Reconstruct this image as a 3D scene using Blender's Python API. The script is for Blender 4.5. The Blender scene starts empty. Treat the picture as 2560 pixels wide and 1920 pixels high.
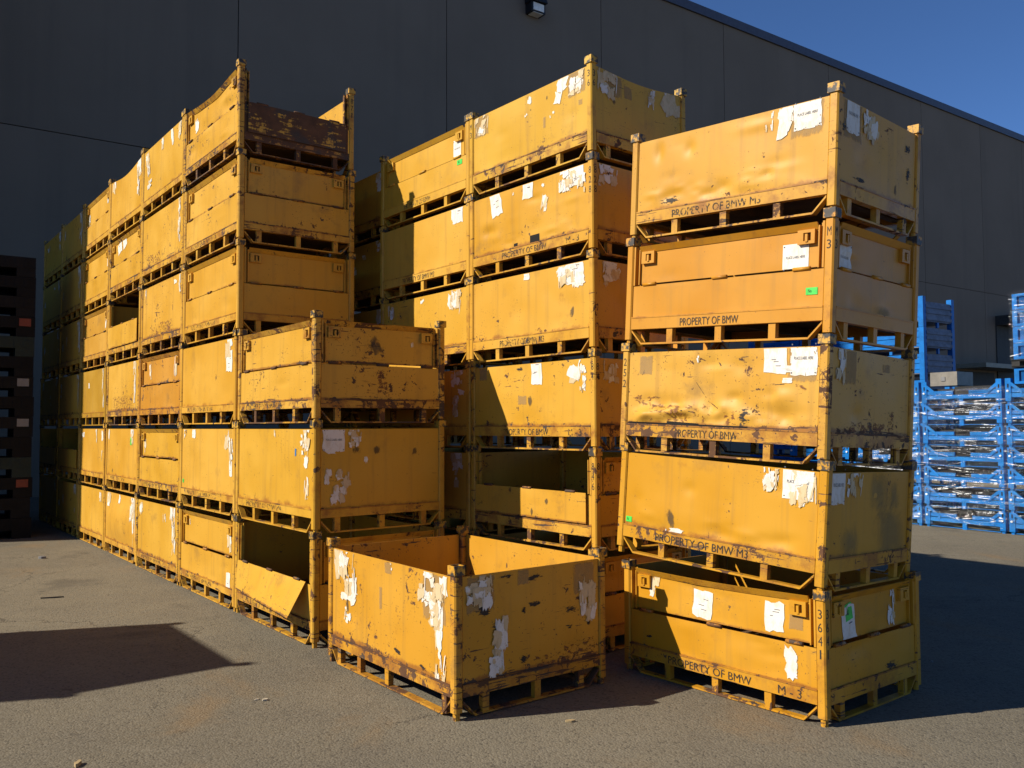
import bpy, math, random
from mathutils import Vector, Matrix, Euler

sc = bpy.context.scene
COL = sc.collection
# ------------------------------------------------------------------ camera
cam_d = bpy.data.cameras.new('camera')
cam_d.sensor_width = 36.0
cam_d.lens = 2131.8 / 2560.0 * 36.0
cam_d.clip_start = 0.05
cam_d.clip_end = 2000.0
cam = bpy.data.objects.new('camera', cam_d)
COL.objects.link(cam)
cam.location = (0, 0, 1.7016)
cam.rotation_euler = (Euler((math.radians(90) + 0.0491, 0, 0)).to_matrix() @ Matrix.Rotation(-0.0038, 3, 'Z')).to_euler()
sc.camera = cam
# ------------------------------------------------------------------ sky, sun, exposure
SUN_EL, SUN_AZ = math.radians(36.0), math.radians(255.2)      # azimuth from +Y towards +X, where the sun stands
w = bpy.data.worlds.new('World'); sc.world = w; w.use_nodes = True
nt = w.node_tree; nt.nodes.clear()
sky = nt.nodes.new('ShaderNodeTexSky'); sky.sky_type = 'NISHITA'; sky.sun_disc = False
sky.sun_elevation = SUN_EL; sky.sun_rotation = SUN_AZ
sky.air_density = 1.0; sky.dust_density = 0.0; sky.ozone_density = 10.0; sky.altitude = 3000
bg = nt.nodes.new('ShaderNodeBackground'); bg.inputs['Strength'].default_value = 0.078
wo = nt.nodes.new('ShaderNodeOutputWorld')
nt.links.new(sky.outputs[0], bg.inputs[0]); nt.links.new(bg.outputs[0], wo.inputs[0])
sl = bpy.data.lights.new('sun', 'SUN'); sl.energy = 4.7; sl.angle = math.radians(0.5); sl.color = (1.0, 0.91, 0.76)
so = bpy.data.objects.new('sun', sl); COL.objects.link(so)
so.location = (-40, -10, 40)
to_sun = Vector((math.sin(SUN_AZ) * math.cos(SUN_EL), math.cos(SUN_AZ) * math.cos(SUN_EL), math.sin(SUN_EL)))
so.rotation_euler = (-to_sun).to_track_quat('-Z', 'Y').to_euler()
sc.view_settings.view_transform = 'Standard'; sc.view_settings.look = 'None'
sc.view_settings.exposure = 0.7; sc.view_settings.gamma = 1.0
sc.render.engine = 'CYCLES'
sc.cycles.max_bounces = 8; sc.cycles.diffuse_bounces = 5; sc.cycles.glossy_bounces = 3
sc.cycles.transparent_max_bounces = 16; sc.cycles.caustics_reflective = False; sc.cycles.caustics_refractive = False
sc.cycles.sample_clamp_indirect = 6.0
try:
    sc.cycles.use_denoising = True
except Exception:
    pass

# ------------------------------------------------------------------ node helpers
class NT:
    def __init__(s, name):
        s.m = bpy.data.materials.new(name); s.m.use_nodes = True
        s.t = s.m.node_tree; s.t.nodes.clear()
    def n(s, kind, **kw):
        x = s.t.nodes.new(kind)
        for k, v in kw.items(): setattr(x, k, v)
        return x
    def put(s, sock, v):
        if hasattr(v, 'is_output') or isinstance(v, bpy.types.NodeSocket): s.t.links.new(v, sock)
        elif isinstance(v, (tuple, list)) and sock.type == 'RGBA' and len(v) == 3: sock.default_value = (*v, 1)
        else: sock.default_value = v
    def math(s, op, a, b=0.0, c=None, clamp=False):
        x = s.n('ShaderNodeMath', operation=op); x.use_clamp = clamp
        s.put(x.inputs[0], a); s.put(x.inputs[1], b)
        if c is not None: s.put(x.inputs[2], c)
        return x.outputs[0]
    def mix(s, f, a, b, blend='MIX'):
        x = s.n('ShaderNodeMix', data_type='RGBA', blend_type=blend)
        s.put(x.inputs[0], f); s.put(x.inputs[6], a); s.put(x.inputs[7], b)
        return x.outputs[2]
    def noise(s, vec, scale, detail=4.0, rough=0.55, dist=0.0, col=False):
        x = s.n('ShaderNodeTexNoise'); s.put(x.inputs['Vector'], vec)
        x.inputs['Scale'].default_value = scale; x.inputs['Detail'].default_value = detail
        x.inputs['Roughness'].default_value = rough; x.inputs['Distortion'].default_value = dist
        return x.outputs[1] if col else x.outputs[0]
    def ss(s, v, lo, hi):
        x = s.n('ShaderNodeMapRange', interpolation_type='SMOOTHSTEP')
        s.put(x.inputs[0], v); s.put(x.inputs[1], lo); s.put(x.inputs[2], hi)
        return x.outputs[0]
    def lin(s, v, lo, hi, a, b):
        x = s.n('ShaderNodeMapRange'); s.put(x.inputs[0], v); s.put(x.inputs[1], lo); s.put(x.inputs[2], hi)
        s.put(x.inputs[3], a); s.put(x.inputs[4], b)
        return x.outputs[0]
    def mul(s, vec, xyz):
        x = s.n('ShaderNodeVectorMath', operation='MULTIPLY'); s.put(x.inputs[0], vec); x.inputs[1].default_value = xyz
        return x.outputs[0]
    def add(s, vec, v2):
        x = s.n('ShaderNodeVectorMath', operation='ADD'); s.put(x.inputs[0], vec); s.put(x.inputs[1], v2)
        return x.outputs[0]
    def objvec(s):
        tc = s.n('ShaderNodeTexCoord'); oi = s.n('ShaderNodeObjectInfo')
        k = s.n('ShaderNodeVectorMath', operation='SCALE'); k.inputs[0].default_value = (31.7, 57.3, 83.1); s.put(k.inputs['Scale'], oi.outputs['Random'])
        return s.add(tc.outputs['Object'], k.outputs[0]), oi, tc
    def prop(s, name):
        a = s.n('ShaderNodeAttribute', attribute_type='OBJECT', attribute_name=name); return a.outputs['Fac']
    def out(s, color, rough=0.6, metal=0.0, bump=None, bs=0.2, bd=0.01, spec=0.4, alpha=None, tone=0.62):
        color = tuple(x * tone for x in color) if isinstance(color, tuple) else s.mix(1.0, color, (tone, tone, tone), 'MULTIPLY')
        b = s.n('ShaderNodeBsdfPrincipled')
        s.put(b.inputs['Base Color'], color); s.put(b.inputs['Roughness'], rough); s.put(b.inputs['Metallic'], metal)
        b.inputs['Specular IOR Level'].default_value = spec
        if bump is not None:
            bn = s.n('ShaderNodeBump'); bn.inputs['Strength'].default_value = bs; bn.inputs['Distance'].default_value = bd
            s.put(bn.inputs['Height'], bump); s.t.links.new(bn.outputs[0], b.inputs['Normal'])
        sh = b.outputs[0]
        if alpha is not None:
            tr = s.n('ShaderNodeBsdfTransparent'); mx = s.n('ShaderNodeMixShader')
            s.put(mx.inputs[0], alpha); s.t.links.new(tr.outputs[0], mx.inputs[1]); s.t.links.new(sh, mx.inputs[2]); sh = mx.outputs[0]
        o = s.n('ShaderNodeOutputMaterial'); s.t.links.new(sh, o.inputs[0])
        return s.m

def plain(name, color, rough=0.6, metal=0.0, var=0.15, scale=6.0, spec=0.4, tone=0.62):
    k = NT(name); v, oi, tc = k.objvec()
    n = k.noise(v, scale, 5, 0.6); n2 = k.noise(v, scale * 9, 3, 0.6)
    f = k.math('ADD', k.math('MULTIPLY', n, 0.7), k.math('MULTIPLY', n2, 0.3))
    c = k.mix(k.ss(f, 0.3, 0.7), tuple(x * (1 - var) for x in color), tuple(min(1, x * (1 + var)) for x in color))
    return k.out(c, rough, metal, n2, 0.15, 0.004, spec, tone=tone)

# ------------------------------------------------------------------ materials
def make_paint():
    k = NT('yellow_paint'); v, oi, tc = k.objvec()
    wear = k.prop('wear'); rust_p = k.prop('rust')
    uvx = k.n('ShaderNodeSeparateXYZ'); k.t.links.new(tc.outputs['UV'], uvx.inputs[0])
    edge = k.ss(uvx.outputs[1], 0.10, 0.0)
    base = oi.outputs['Color']
    big = k.noise(v, 1.6, 3, 0.5)
    c = k.mix(k.ss(big, 0.3, 0.7), k.mix(1.0, base, (0.92, 0.88, 0.80), 'MULTIPLY'), k.mix(0.05, base, (0.9, 0.62, 0.25)))
    # vertical rain and dust streaks
    st = k.noise(k.mul(v, (14, 14, 0.7)), 1.0, 4, 0.6)
    c = k.mix(k.math('MULTIPLY', k.ss(st, 0.50, 0.76), 0.34), c, (0.42, 0.23, 0.06))
    dirt = k.noise(v, 3.1, 6, 0.65)
    c = k.mix(k.math('MULTIPLY', k.ss(dirt, 0.56, 0.74), k.math('MULTIPLY_ADD', wear, 0.6, 0.16)), c, (0.34, 0.19, 0.06))
    # rusty bleed round the bottom edges
    bl = k.noise(v, 5.0, 6, 0.7)
    bleed = k.ss(k.math('ADD', bl, k.math('MULTIPLY', edge, k.math('MULTIPLY_ADD', wear, 0.50, 0.06))), 0.60, 0.84)
    c = k.mix(k.math('MULTIPLY', bleed, 0.75), c, (0.36, 0.13, 0.03))
    # scratches and chips
    s1 = k.noise(k.mul(v, (3.0, 3.0, 46)), 1.0, 5, 0.62)
    s2 = k.noise(k.mul(v, (40, 40, 2.6)), 1.0, 4, 0.6)
    cl = k.noise(v, 2.3, 3, 0.6)
    chip = k.noise(v, 13.0, 7, 0.68, 0.4)
    amt = k.math('ADD', k.math('MULTIPLY', wear, 0.20), k.math('MULTIPLY', edge, k.math('MULTIPLY', wear, 0.20)))
    a1 = k.ss(k.math('ADD', k.math('ADD', s1, amt), k.math('MULTIPLY', k.math('SUBTRACT', cl, 0.5), 0.35)), 0.80, 0.825)
    a2 = k.ss(k.math('ADD', k.math('ADD', s2, k.math('MULTIPLY', amt, 0.8)), k.math('MULTIPLY', k.math('SUBTRACT', cl, 0.5), 0.3)), 0.83, 0.85)
    a3 = k.ss(k.math('ADD', k.math('ADD', chip, amt), k.math('MULTIPLY', k.math('SUBTRACT', cl, 0.5), 0.45)), 0.765, 0.785)
    bare = k.math('MAXIMUM', k.math('MAXIMUM', a1, a2), a3)
    rb = k.noise(v, 2.7, 8, 0.7)
    a4 = k.ss(k.math('ADD', rb, k.math('MULTIPLY', k.math('SUBTRACT', s1, 0.5), 0.35)), k.math('SUBTRACT', 0.98, k.math('MULTIPLY', rust_p, 0.56)), k.math('SUBTRACT', 1.02, k.math('MULTIPLY', rust_p, 0.56)))
    bare = k.math('MAXIMUM', bare, a4)
    sp = k.noise(v, 62, 3, 0.6); s3 = k.noise(k.mul(v, (7, 7, 120)), 1.0, 3, 0.6, 0.3)
    a5 = k.ss(k.math('ADD', k.math('ADD', sp, k.math('MULTIPLY', wear, 0.10)), k.math('MULTIPLY', k.math('SUBTRACT', cl, 0.5), 0.26)), 0.728, 0.758)
    a6 = k.ss(k.math('ADD', k.math('ADD', s3, k.math('MULTIPLY', wear, 0.12)), k.math('MULTIPLY', k.math('SUBTRACT', chip, 0.5), 0.34)), 0.778, 0.81)
    bare = k.math('MAXIMUM', bare, k.math('MULTIPLY', k.math('MAXIMUM', a5, a6), 0.8))
    rc = k.mix(k.noise(v, 9, 5, 0.7), (0.050, 0.030, 0.018), (0.26, 0.115, 0.050))
    rc = k.mix(k.math('MULTIPLY', k.ss(k.noise(v, 4, 2), 0.54, 0.64), 0.7), rc, (0.075, 0.068, 0.06))
    c = k.mix(bare, c, rc)
    rough = k.math('ADD', k.math('MULTIPLY', bare, 0.3), k.lin(big, 0.3, 0.7, 0.40, 0.56))
    h = k.math('SUBTRACT', k.math('MULTIPLY', k.noise(v, 7, 4, 0.5), 0.6), k.math('MULTIPLY', bare, 0.16))
    return k.out(c, rough, 0.0, h, 0.28, 0.006, 0.26)
PAINT = make_paint()

def make_cap():
    k = NT('worn_steel_cap'); v, oi, tc = k.objvec()
    n = k.noise(v, 22, 6, 0.65)
    c = k.mix(k.ss(n, 0.42, 0.55), oi.outputs['Color'], k.mix(k.noise(v, 40, 3), (0.03, 0.027, 0.025), (0.10, 0.085, 0.07)))
    return k.out(c, 0.55, 0.0, n, 0.3, 0.003)
CAP = make_cap()

def make_ink():
    k = NT('stencil_ink'); v, oi, tc = k.objvec()
    n = k.noise(v, 30, 5, 0.7)
    f = k.prop('fade')
    lo = k.math('MULTIPLY_ADD', f, 0.42, 0.2)
    a = k.math('MULTIPLY', k.ss(n, lo, k.math('ADD', lo, 0.08)), 0.88)
    return k.out((0.035, 0.032, 0.03), 0.7, alpha=a)
INK = make_ink()
PRINT = plain('label_print', (0.16, 0.16, 0.18), 0.7)

def make_paper(name, col, dirt):
    k = NT(name); v, oi, tc = k.objvec()
    uv = tc.outputs['UV']; sx = k.n('ShaderNodeSeparateXYZ'); k.t.links.new(uv, sx.inputs[0])
    au = k.math('ABSOLUTE', k.math('MULTIPLY_ADD', sx.outputs[0], 2.0, -1.0)); av = k.math('ABSOLUTE', k.math('MULTIPLY_ADD', sx.outputs[1], 2.0, -1.0))
    e = k.math('SUBTRACT', 1.0, k.math('MAXIMUM', au, av))
    torn = k.prop('torn')
    n = k.math('ADD', k.math('MULTIPLY', k.noise(v, 34, 6, 0.7, 0.4), 0.6), k.math('MULTIPLY', k.noise(k.mul(v, (1, 1, 0.3)), 60, 4, 0.65), 0.4))
    val = k.math('ADD', n, k.math('MULTIPLY', k.math('MINIMUM', e, 0.4), 0.30))
    th = k.math('MULTIPLY', torn, 0.60)
    a = k.ss(val, th, k.math('ADD', th, 0.02))
    n2 = k.noise(k.mul(v, (1, 1, 0.5)), 20, 6, 0.7, 0.6)
    c = k.mix(k.math('MULTIPLY', k.ss(n2, 0.46, 0.62), dirt), col, (0.50, 0.36, 0.18))
    c = k.mix(k.math('MULTIPLY', k.ss(k.noise(v, 46, 6, 0.7), 0.55, 0.75), 0.45), c, (0.40, 0.34, 0.26))
    return k.out(c, 0.6, 0.0, n, 0.3, 0.004, 0.3, alpha=a, tone=0.92)
PAPER = make_paper('label_paper', (0.72, 0.69, 0.63), 0.35)
OLDPAPER = make_paper('old_label_paper', (0.60, 0.47, 0.28), 0.8)

def make_tag(name, col):
    k = NT(name); v, oi, tc = k.objvec()
    n = k.noise(v, 30, 4, 0.6)
    return k.out(k.mix(k.ss(n, 0.4, 0.7), col, tuple(x * 0.75 for x in col)), 0.5, tone=0.75)
GREEN = make_tag('green_tag_paper', (0.08, 0.75, 0.10)); BLUETAPE = make_tag('blue_tape', (0.03, 0.2, 0.55)); ORANGE = make_tag('orange_tag', (0.22, 0.035, 0.012))

def make_mark(name, col, strength, aniso, scale, lo, hi, box=False):
    k = NT(name); v, oi, tc = k.objvec()
    uv = tc.outputs['UV']; sx = k.n('ShaderNodeSeparateXYZ'); k.t.links.new(uv, sx.inputs[0])
    du = k.math('MULTIPLY_ADD', sx.outputs[0], 2.0, -1.0); dv = k.math('MULTIPLY_ADD', sx.outputs[1], 2.0, -1.0)
    r = k.math('SQRT', k.math('ADD', k.math('MULTIPLY', du, du), k.math('MULTIPLY', dv, dv)))
    if box: r = k.math('POWER', k.math('MAXIMUM', k.math('ABSOLUTE', du), k.math('ABSOLUTE', dv)), 7.0)
    n = k.noise(k.mul(v, aniso), scale, 6, 0.65, 0.5)
    val = k.math('SUBTRACT', k.math('ADD', n, 0.25), k.math('MULTIPLY', r, 0.5))
    return k.out(col, 0.7, alpha=k.math('MULTIPLY', k.ss(val, lo, hi), strength))
SMUDGE = make_mark('black_smudge', (0.09, 0.075, 0.05), 0.6, (1, 1, 0.5), 24, 0.42, 0.62)
SCUFF = make_mark('dark_scrape', (0.035, 0.028, 0.024), 0.9, (1, 1, 3.2), 30, 0.55, 0.60)
GLUE = make_mark('glue_residue', (0.54, 0.36, 0.16), 0.5, (1, 1, 0.35), 22, 0.44, 0.66, True)
FADE_REFLECT = make_mark('fade_reflect_patch', (0.36, 0.30, 0.13), 0.42, (1, 1, 0.8), 5.0, 0.30, 0.70)  # faded stains; also paints a reflection on one gated crate
RUSTP = make_mark('rust_patch', (0.30, 0.11, 0.035), 0.8, (1, 1, 1.6), 24, 0.74, 0.86, True)
HOLE = plain('hole_dark', (0.006, 0.005, 0.004), 0.9)
MARKS = dict(smudge=SMUDGE, scuff=SCUFF, glue=GLUE, fade=FADE_REFLECT, rustp=RUSTP, hole=HOLE)
DECK = plain('rusty_deck', (0.13, 0.075, 0.04), 0.8, var=0.4)
DARKSTEEL = plain('dark_steel', (0.05, 0.042, 0.035), 0.6, var=0.3)

# ------------------------------------------------------------------ mesh builder
class MB:
    def __init__(s): s.v = []; s.f = []; s.m = []; s.uv = []; s.sm = []
    def face(s, pts, mi=0, uv=None, smooth=False):
        b = len(s.v); s.v += [tuple(p) for p in pts]; s.f.append(tuple(range(b, b + len(pts)))); s.m.append(mi)
        s.uv.append(uv or [(0.5, 0.5)] * len(pts)); s.sm.append(smooth)
    def hexa(s, c, mi=0, ev=0.055):
        # c: 8 corners, 0-3 bottom ring (ccw seen from above), 4-7 top ring
        b = len(s.v); s.v += [tuple(p) for p in c]
        for q in ((3, 2, 1, 0), (4, 5, 6, 7), (0, 1, 5, 4), (1, 2, 6, 5), (2, 3, 7, 6), (3, 0, 4, 7)):
            s.f.append(tuple(b + i for i in q)); s.m.append(mi); s.uv.append([(0.5, ev)] * 4); s.sm.append(False)
    def box(s, x0, x1, y0, y1, z0, z1, mi=0):
        s.hexa([(x0, y0, z0), (x1, y0, z0), (x1, y1, z0), (x0, y1, z0), (x0, y0, z1), (x1, y0, z1), (x1, y1, z1), (x0, y1, z1)], mi)
    def prism(s, ring, z0, z1, mi=0, top=True):
        n = len(ring); b = len(s.v)
        s.v += [(x, y, z0) for x, y in ring] + [(x, y, z1) for x, y in ring]
        for i in range(n):
            j = (i + 1) % n
            s.f.append((b + i, b + j, b + n + j, b + n + i)); s.m.append(mi); s.uv.append([(0.5, 0.06)] * 4); s.sm.append(False)
        s.f.append(tuple(b + i for i in reversed(range(n)))); s.m.append(mi); s.uv.append([(0.5, 0.06)] * n); s.sm.append(False)
        if top:
            s.f.append(tuple(b + n + i for i in range(n))); s.m.append(mi); s.uv.append([(0.5, 0.06)] * n); s.sm.append(False)
    def tube(s, p, q, r, n=8, mi=0):
        p = Vector(p); q = Vector(q); d = (q - p).normalized()
        a = d.orthogonal().normalized(); c = d.cross(a); b = len(s.v)
        for o in (p, q):
            for i in range(n):
                t = 2 * math.pi * i / n; s.v.append(tuple(o + a * (r * math.cos(t)) + c * (r * math.sin(t))))
        for i in range(n):
            j = (i + 1) % n; s.f.append((b + i, b + j, b + n + j, b + n + i)); s.m.append(mi); s.uv.append([(0.5, 0.0)] * 4); s.sm.append(True)
        s.f.append(tuple(b + i for i in reversed(range(n)))); s.f.append(tuple(b + n + i for i in range(n)))
        s.m += [mi, mi]; s.uv += [[(0.5, 0.0)] * n] * 2; s.sm += [False, False]
    def mesh(s, name, mats):
        me = bpy.data.meshes.new(name); me.from_pydata(s.v, [], s.f)
        for m in mats: me.materials.append(m)
        me.polygons.foreach_set('material_index', s.m); me.polygons.foreach_set('use_smooth', s.sm)
        ul = me.uv_layers.new(name='UVMap'); fl = []
        for u in s.uv:
            for a in u: fl += [a[0], a[1]]
        ul.data.foreach_set('uv', fl); me.update()
        return me
    def build(s, name, mats, parent=None, **kw):
        return link(name, s.mesh(name, mats if isinstance(mats, (list, tuple)) else [mats]), parent, **kw)

def link(name, me, parent=None, color=None, **props):
    o = bpy.data.objects.new(name, me); COL.objects.link(o)
    if parent is not None: o.parent = parent
    if color is not None: o.color = (*color, 1)
    for a, b in props.items(): o[a] = b
    return o

def tag(o, label, cat, group=None):
    o['label'] = label; o['category'] = cat
    if group: o['group'] = group
    return o
def thing(name, loc, label, cat, group=None, rz=0.0):
    o = bpy.data.objects.new(name, None); COL.objects.link(o); o.location = loc; o.rotation_euler = (0, 0, rz)
    o.empty_display_size = 0.2
    return tag(o, label, cat, group)

_txt = {}
def text_polys(s):
    if s not in _txt:
        cu = bpy.data.curves.new('lettering', 'FONT'); cu.body = s; cu.size = 1.0; cu.resolution_u = 3
        o = bpy.data.objects.new('lettering', cu); COL.objects.link(o)
        me = o.to_mesh(); vs = [tuple(v.co) for v in me.vertices]; fs = [tuple(p.vertices) for p in me.polygons]
        o.to_mesh_clear(); bpy.data.objects.remove(o); bpy.data.curves.remove(cu)
        w_ = max(v[0] for v in vs) - min(v[0] for v in vs); x0 = min(v[0] for v in vs)
        y0 = min(v[1] for v in vs); h_ = max(v[1] for v in vs) - y0
        _txt[s] = ([((v[0] - x0) / w_, (v[1] - y0) / h_) for v in vs], fs)
    return _txt[s]
def add_text(mb, fn, s, s0, z0, w_, h_, n, mi):
    vs, fs = text_polys(s)
    for f in fs:
        mb.face([fn(s0 + vs[i][0] * w_, z0 + vs[i][1] * h_, n) for i in f], mi)

# ------------------------------------------------------------------ the steel crates
PW = 0.058      # post width
class Dim:
    def __init__(s, L, D, P, top=0.068):
        s.L, s.D, s.P = L, D, P
        s.H = P + 0.028                       # post with its foot; the foot nests in the cap below
        s.key = '%.3f_%.3f_%.3f_%.3f' % (L, D, P, top)
        s.zr0, s.zr1 = (0.115, 0.192) if P < .8 else (0.128, 0.190)           # bottom rail
        s.zt = s.H - top                    # top of the walls
        s.zs = s.zr1 + (s.zt - s.zr1) * 0.46  # split between fixed panel and gate
    def fn(s, face):
        L, D = s.L, s.D
        if face == 'L': return (lambda a, z, n: (-D / 2 - n, L / 2 - a, z)), L
        if face == 'R': return (lambda a, z, n: (-D / 2 + a, -L / 2 - n, z)), D
        if face == 'B': return (lambda a, z, n: (D / 2 + n, -L / 2 + a, z)), L
        return (lambda a, z, n: (D / 2 - a, L / 2 + n, z)), D
DA = Dim(1.667, 1.212, 0.8614)
DS = Dim(1.660, 1.205, 0.8614)
DM = Dim(1.585, 1.110, 0.7511)
DR = Dim(1.552, 1.128, 0.7339); DR1 = Dim(1.552, 1.128, 0.7339, 0.042)
_cache = {}
def cached(key, make):
    if key not in _cache: _cache[key] = make()
    return _cache[key]

def post_mb(d):
    mb = MB(); r = PW / 2; c = 0.009
    ring = [(-r + c, -r), (r - c, -r), (r, -r + c), (r, r - c), (r - c, r), (-r + c, r), (-r, r - c), (-r, -r + c)]
    mb.prism(ring, 0.045, d.H - 0.05)
    q = 0.021; mb.prism([(q * math.cos(t * math.pi / 4), q * math.sin(t * math.pi / 4)) for t in range(8)], 0.0, 0.05)
    return mb
def cap_mesh(d):
    mb = MB(); r = PW / 2 + 0.008; z0, z1 = d.H - 0.056, d.H; t = 0.008
    mb.box(-r, r, -r, -r + t, z0, z1); mb.box(-r, r, r - t, r, z0, z1)
    mb.box(-r, -r + t, -r + t, r - t, z0, z1); mb.box(r - t, r, -r + t, r - t, z0, z1)
    mb.box(-r + t, r - t, -r + t, r - t, z0, z0 + 0.02)
    return mb.mesh('post_cap', [CAP])
def rail_mb(d, face):
    fn, W = d.fn(face); mb = MB(); a0, a1 = PW - 0.001, W - PW + 0.001
    def bx(s0, s1, z0, z1, n0, n1, mi=0, ev=0.05):
        c = [fn(s0, z0, n1), fn(s1, z0, n1), fn(s1, z0, n0), fn(s0, z0, n0)]
        mb.hexa(c + [fn(s0, z1, n1), fn(s1, z1, n1), fn(s1, z1, n0), fn(s0, z1, n0)], mi, ev)
    bx(a0, a1, d.zr0, d.zr1, -0.05, -0.003)
    bx(a0, a1, d.zr1 - 0.0005, d.zr1 + 0.009, -0.011, -0.0005, 0, -0.06)
    return mb, fn, W
def runner_mesh(d, face, struts):
    fn, W = d.fn(face); mb = MB()
    def seg(p, q, t, n0, n1):   # flat bar from (s,z) p to q, thickness t upwards
        c = [fn(p[0], p[1], n1), fn(q[0], q[1], n1), fn(q[0], q[1], n0), fn(p[0], p[1], n0)]
        mb.hexa(c + [fn(p[0], p[1] + t, n1), fn(q[0], q[1] + t, n1), fn(q[0], q[1] + t, n0), fn(p[0], p[1] + t, n0)])
    z = 0.008; e = PW + 0.004; k = 0.085
    seg((e + k, z), (W - e - k, z), 0.012, -0.056, -0.006)
    seg((e, z + 0.088), (e + k, z), 0.014, -0.0555, -0.0065)
    seg((W - e - k, z), (W - e, z + 0.088), 0.014, -0.0555, -0.0065)
    for u in struts:
        a = u * W; h = 0.024
        c = [fn(a - h, z + 0.012, -0.012), fn(a + h, z + 0.012, -0.012), fn(a + h, z + 0.012, -0.05), fn(a - h, z + 0.012, -0.05)]
        mb.hexa(c + [fn(a - h, d.zr0, -0.012), fn(a + h, d.zr0, -0.012), fn(a + h, d.zr0, -0.05), fn(a - h, d.zr0, -0.05)])
    return mb.mesh('runner', [PAINT])
def deck_mesh(d):
    mb = MB(); x, y = d.D / 2 - 0.052, d.L / 2 - 0.052
    mb.box(-x, x, -y, y, d.zr1 - 0.012, d.zr1 - 0.004)
    for t in (-0.42, 0.0, 0.42):
        mb.box(-x, x, t * d.L - 0.03, t * d.L + 0.03, d.zr0 + 0.01, d.zr1 - 0.0125)
    return mb.mesh('deck', [DECK])

class Sheet:
    """A dented steel sheet on one face of a crate; labels and marks follow its surface."""
    def __init__(s, d, face, s0, s1, z0, z1, n0, rng, dent=1.0, sag=0.0, dents=(), bulge=0.0, tilt=0.0):
        s.fn, s.W = d.fn(face); s.s0, s.s1, s.z0, s.z1, s.n0 = s0, s1, z0, z1, n0
        s.sag, s.bulge, s.tilt = sag, bulge, tilt
        s.fine = any(q[2] >= 5 for q in dents)
        s.w = [(rng.uniform(1.5, 6), rng.uniform(1.5, 7), rng.uniform(0, 6.3), rng.uniform(0.0004, 0.0015) * dent) for _ in range(4)]
        s.g = [(rng.uniform(s0 + .08, s1 - .08), z0 + (z1 - z0) * rng.random() ** 1.7 * 0.8 + 0.04, rng.uniform(.03, .13), rng.uniform(.02, .06), rng.uniform(-.009, .005) * dent) for _ in range(int(7 * dent) + 2)]
        s.g += [(s0 + a * (s1 - s0), z0 + b * (z1 - z0), rs, rz, am) for a, b, rs, rz, am in dents if rs < 5]
        for a, b, rs, rz, am in dents:
            if rs >= 5:      # (u0, u1, n>=5, v height, amplitude): a crumpled strip along the bottom
                for _ in range(int(rs)): s.g.append((s0 + rng.uniform(a, b) * (s1 - s0), z0 + rng.random() * rz * (z1 - z0), rng.uniform(.018, .05), rng.uniform(.012, .035), rng.uniform(-am, am)))
    def at(s, u, v, off=0.0):
        a = s.s0 + u * (s.s1 - s.s0); z = s.z0 + v * (s.z1 - s.z0)
        n = 0.0
        for p, q, ph, am in s.w: n += am * math.sin(p * a * 2 + q * z * 2 + ph)
        for gs, gz, rs, rz, am in s.g:
            e = ((a - gs) / rs) ** 2 + ((z - gz) / rz) ** 2
            if e < 6: n += am * math.exp(-e)
        fade = min(1, 8 * u, 8 * (1 - u), 6 * v + 0.15, 8 * (1 - v) + 0.3)
        n = n * fade + s.bulge * math.sin(math.pi * u) * math.sin(math.pi * min(1, v * 1.1))
        z -= s.sag * math.sin(math.pi * u) ** 1.3 * v * v
        n += s.tilt * (1 - v) * (0.12 + 0.88 * u)
        return s.fn(a, z, s.n0 + n + off)
    def mb(s, nx=22, nz=12, t=0.006):
        m = MB()
        idx = {}
        for side, off in ((0, 0.0), (1, -t)):
            for j in range(nz + 1):
                for i in range(nx + 1):
                    idx[side, i, j] = len(m.v); m.v.append(s.at(i / nx, j / nz, off))
        for j in range(nz):
            for i in range(nx):
                uv = [(i / nx, j / nz), ((i + 1) / nx, j / nz), ((i + 1) / nx, (j + 1) / nz), (i / nx, (j + 1) / nz)]
                m.f.append((idx[0, i, j], idx[0, i + 1, j], idx[0, i + 1, j + 1], idx[0, i, j + 1])); m.uv.append(uv); m.m.append(0); m.sm.append(True)
                m.f.append((idx[1, i, j + 1], idx[1, i + 1, j + 1], idx[1, i + 1, j], idx[1, i, j])); m.uv.append([uv[3], uv[2], uv[1], uv[0]]); m.m.append(0); m.sm.append(True)
        for i in range(nx):
            for j, fl in ((0, 0), (nz, 1)):
                m.face([m.v[idx[a]] for a in ((0, i, j), (1, i, j), (1, i + 1, j), (0, i + 1, j))][::(1 if not fl else -1)], 0, [(0.5, 0.03)] * 4)
        for j in range(nz):
            for i in (0, nx):
                m.face([m.v[idx[a]] for a in ((0, i, j), (0, i, j + 1), (1, i, j + 1), (1, i, j))], 0, [(0.5, 0.03)] * 4)
        return m
    def patch(s, m, u, v, w_, h_, mi, off, rng, jag=0.0, rot=0.0, nx=5, nz=4, uvbox=None):
        W, Hh = s.s1 - s.s0, s.z1 - s.z0
        P = {}
        for j in range(nz + 1):
            for i in range(nx + 1):
                x = (i / nx - .5) * w_; z = (j / nz - .5) * h_
                if jag and (i in (0, nx) or j in (0, nz)): x += rng.uniform(-jag, jag) * w_; z += rng.uniform(-jag, jag) * h_
                x, z = x * math.cos(rot) - z * math.sin(rot), x * math.sin(rot) + z * math.cos(rot)
                uu = min(0.995, max(0.005, u + x / W)); vv = min(0.99, max(0.01, v + z / Hh))
                P[i, j] = s.at(uu, vv, off)
        for j in range(nz):
            for i in range(nx):
                m.face([P[i, j], P[i + 1, j], P[i + 1, j + 1], P[i, j + 1]], mi, [(i / nx, j / nz), ((i + 1) / nx, j / nz), ((i + 1) / nx, (j + 1) / nz), (i / nx, (j + 1) / nz)], True)

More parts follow.
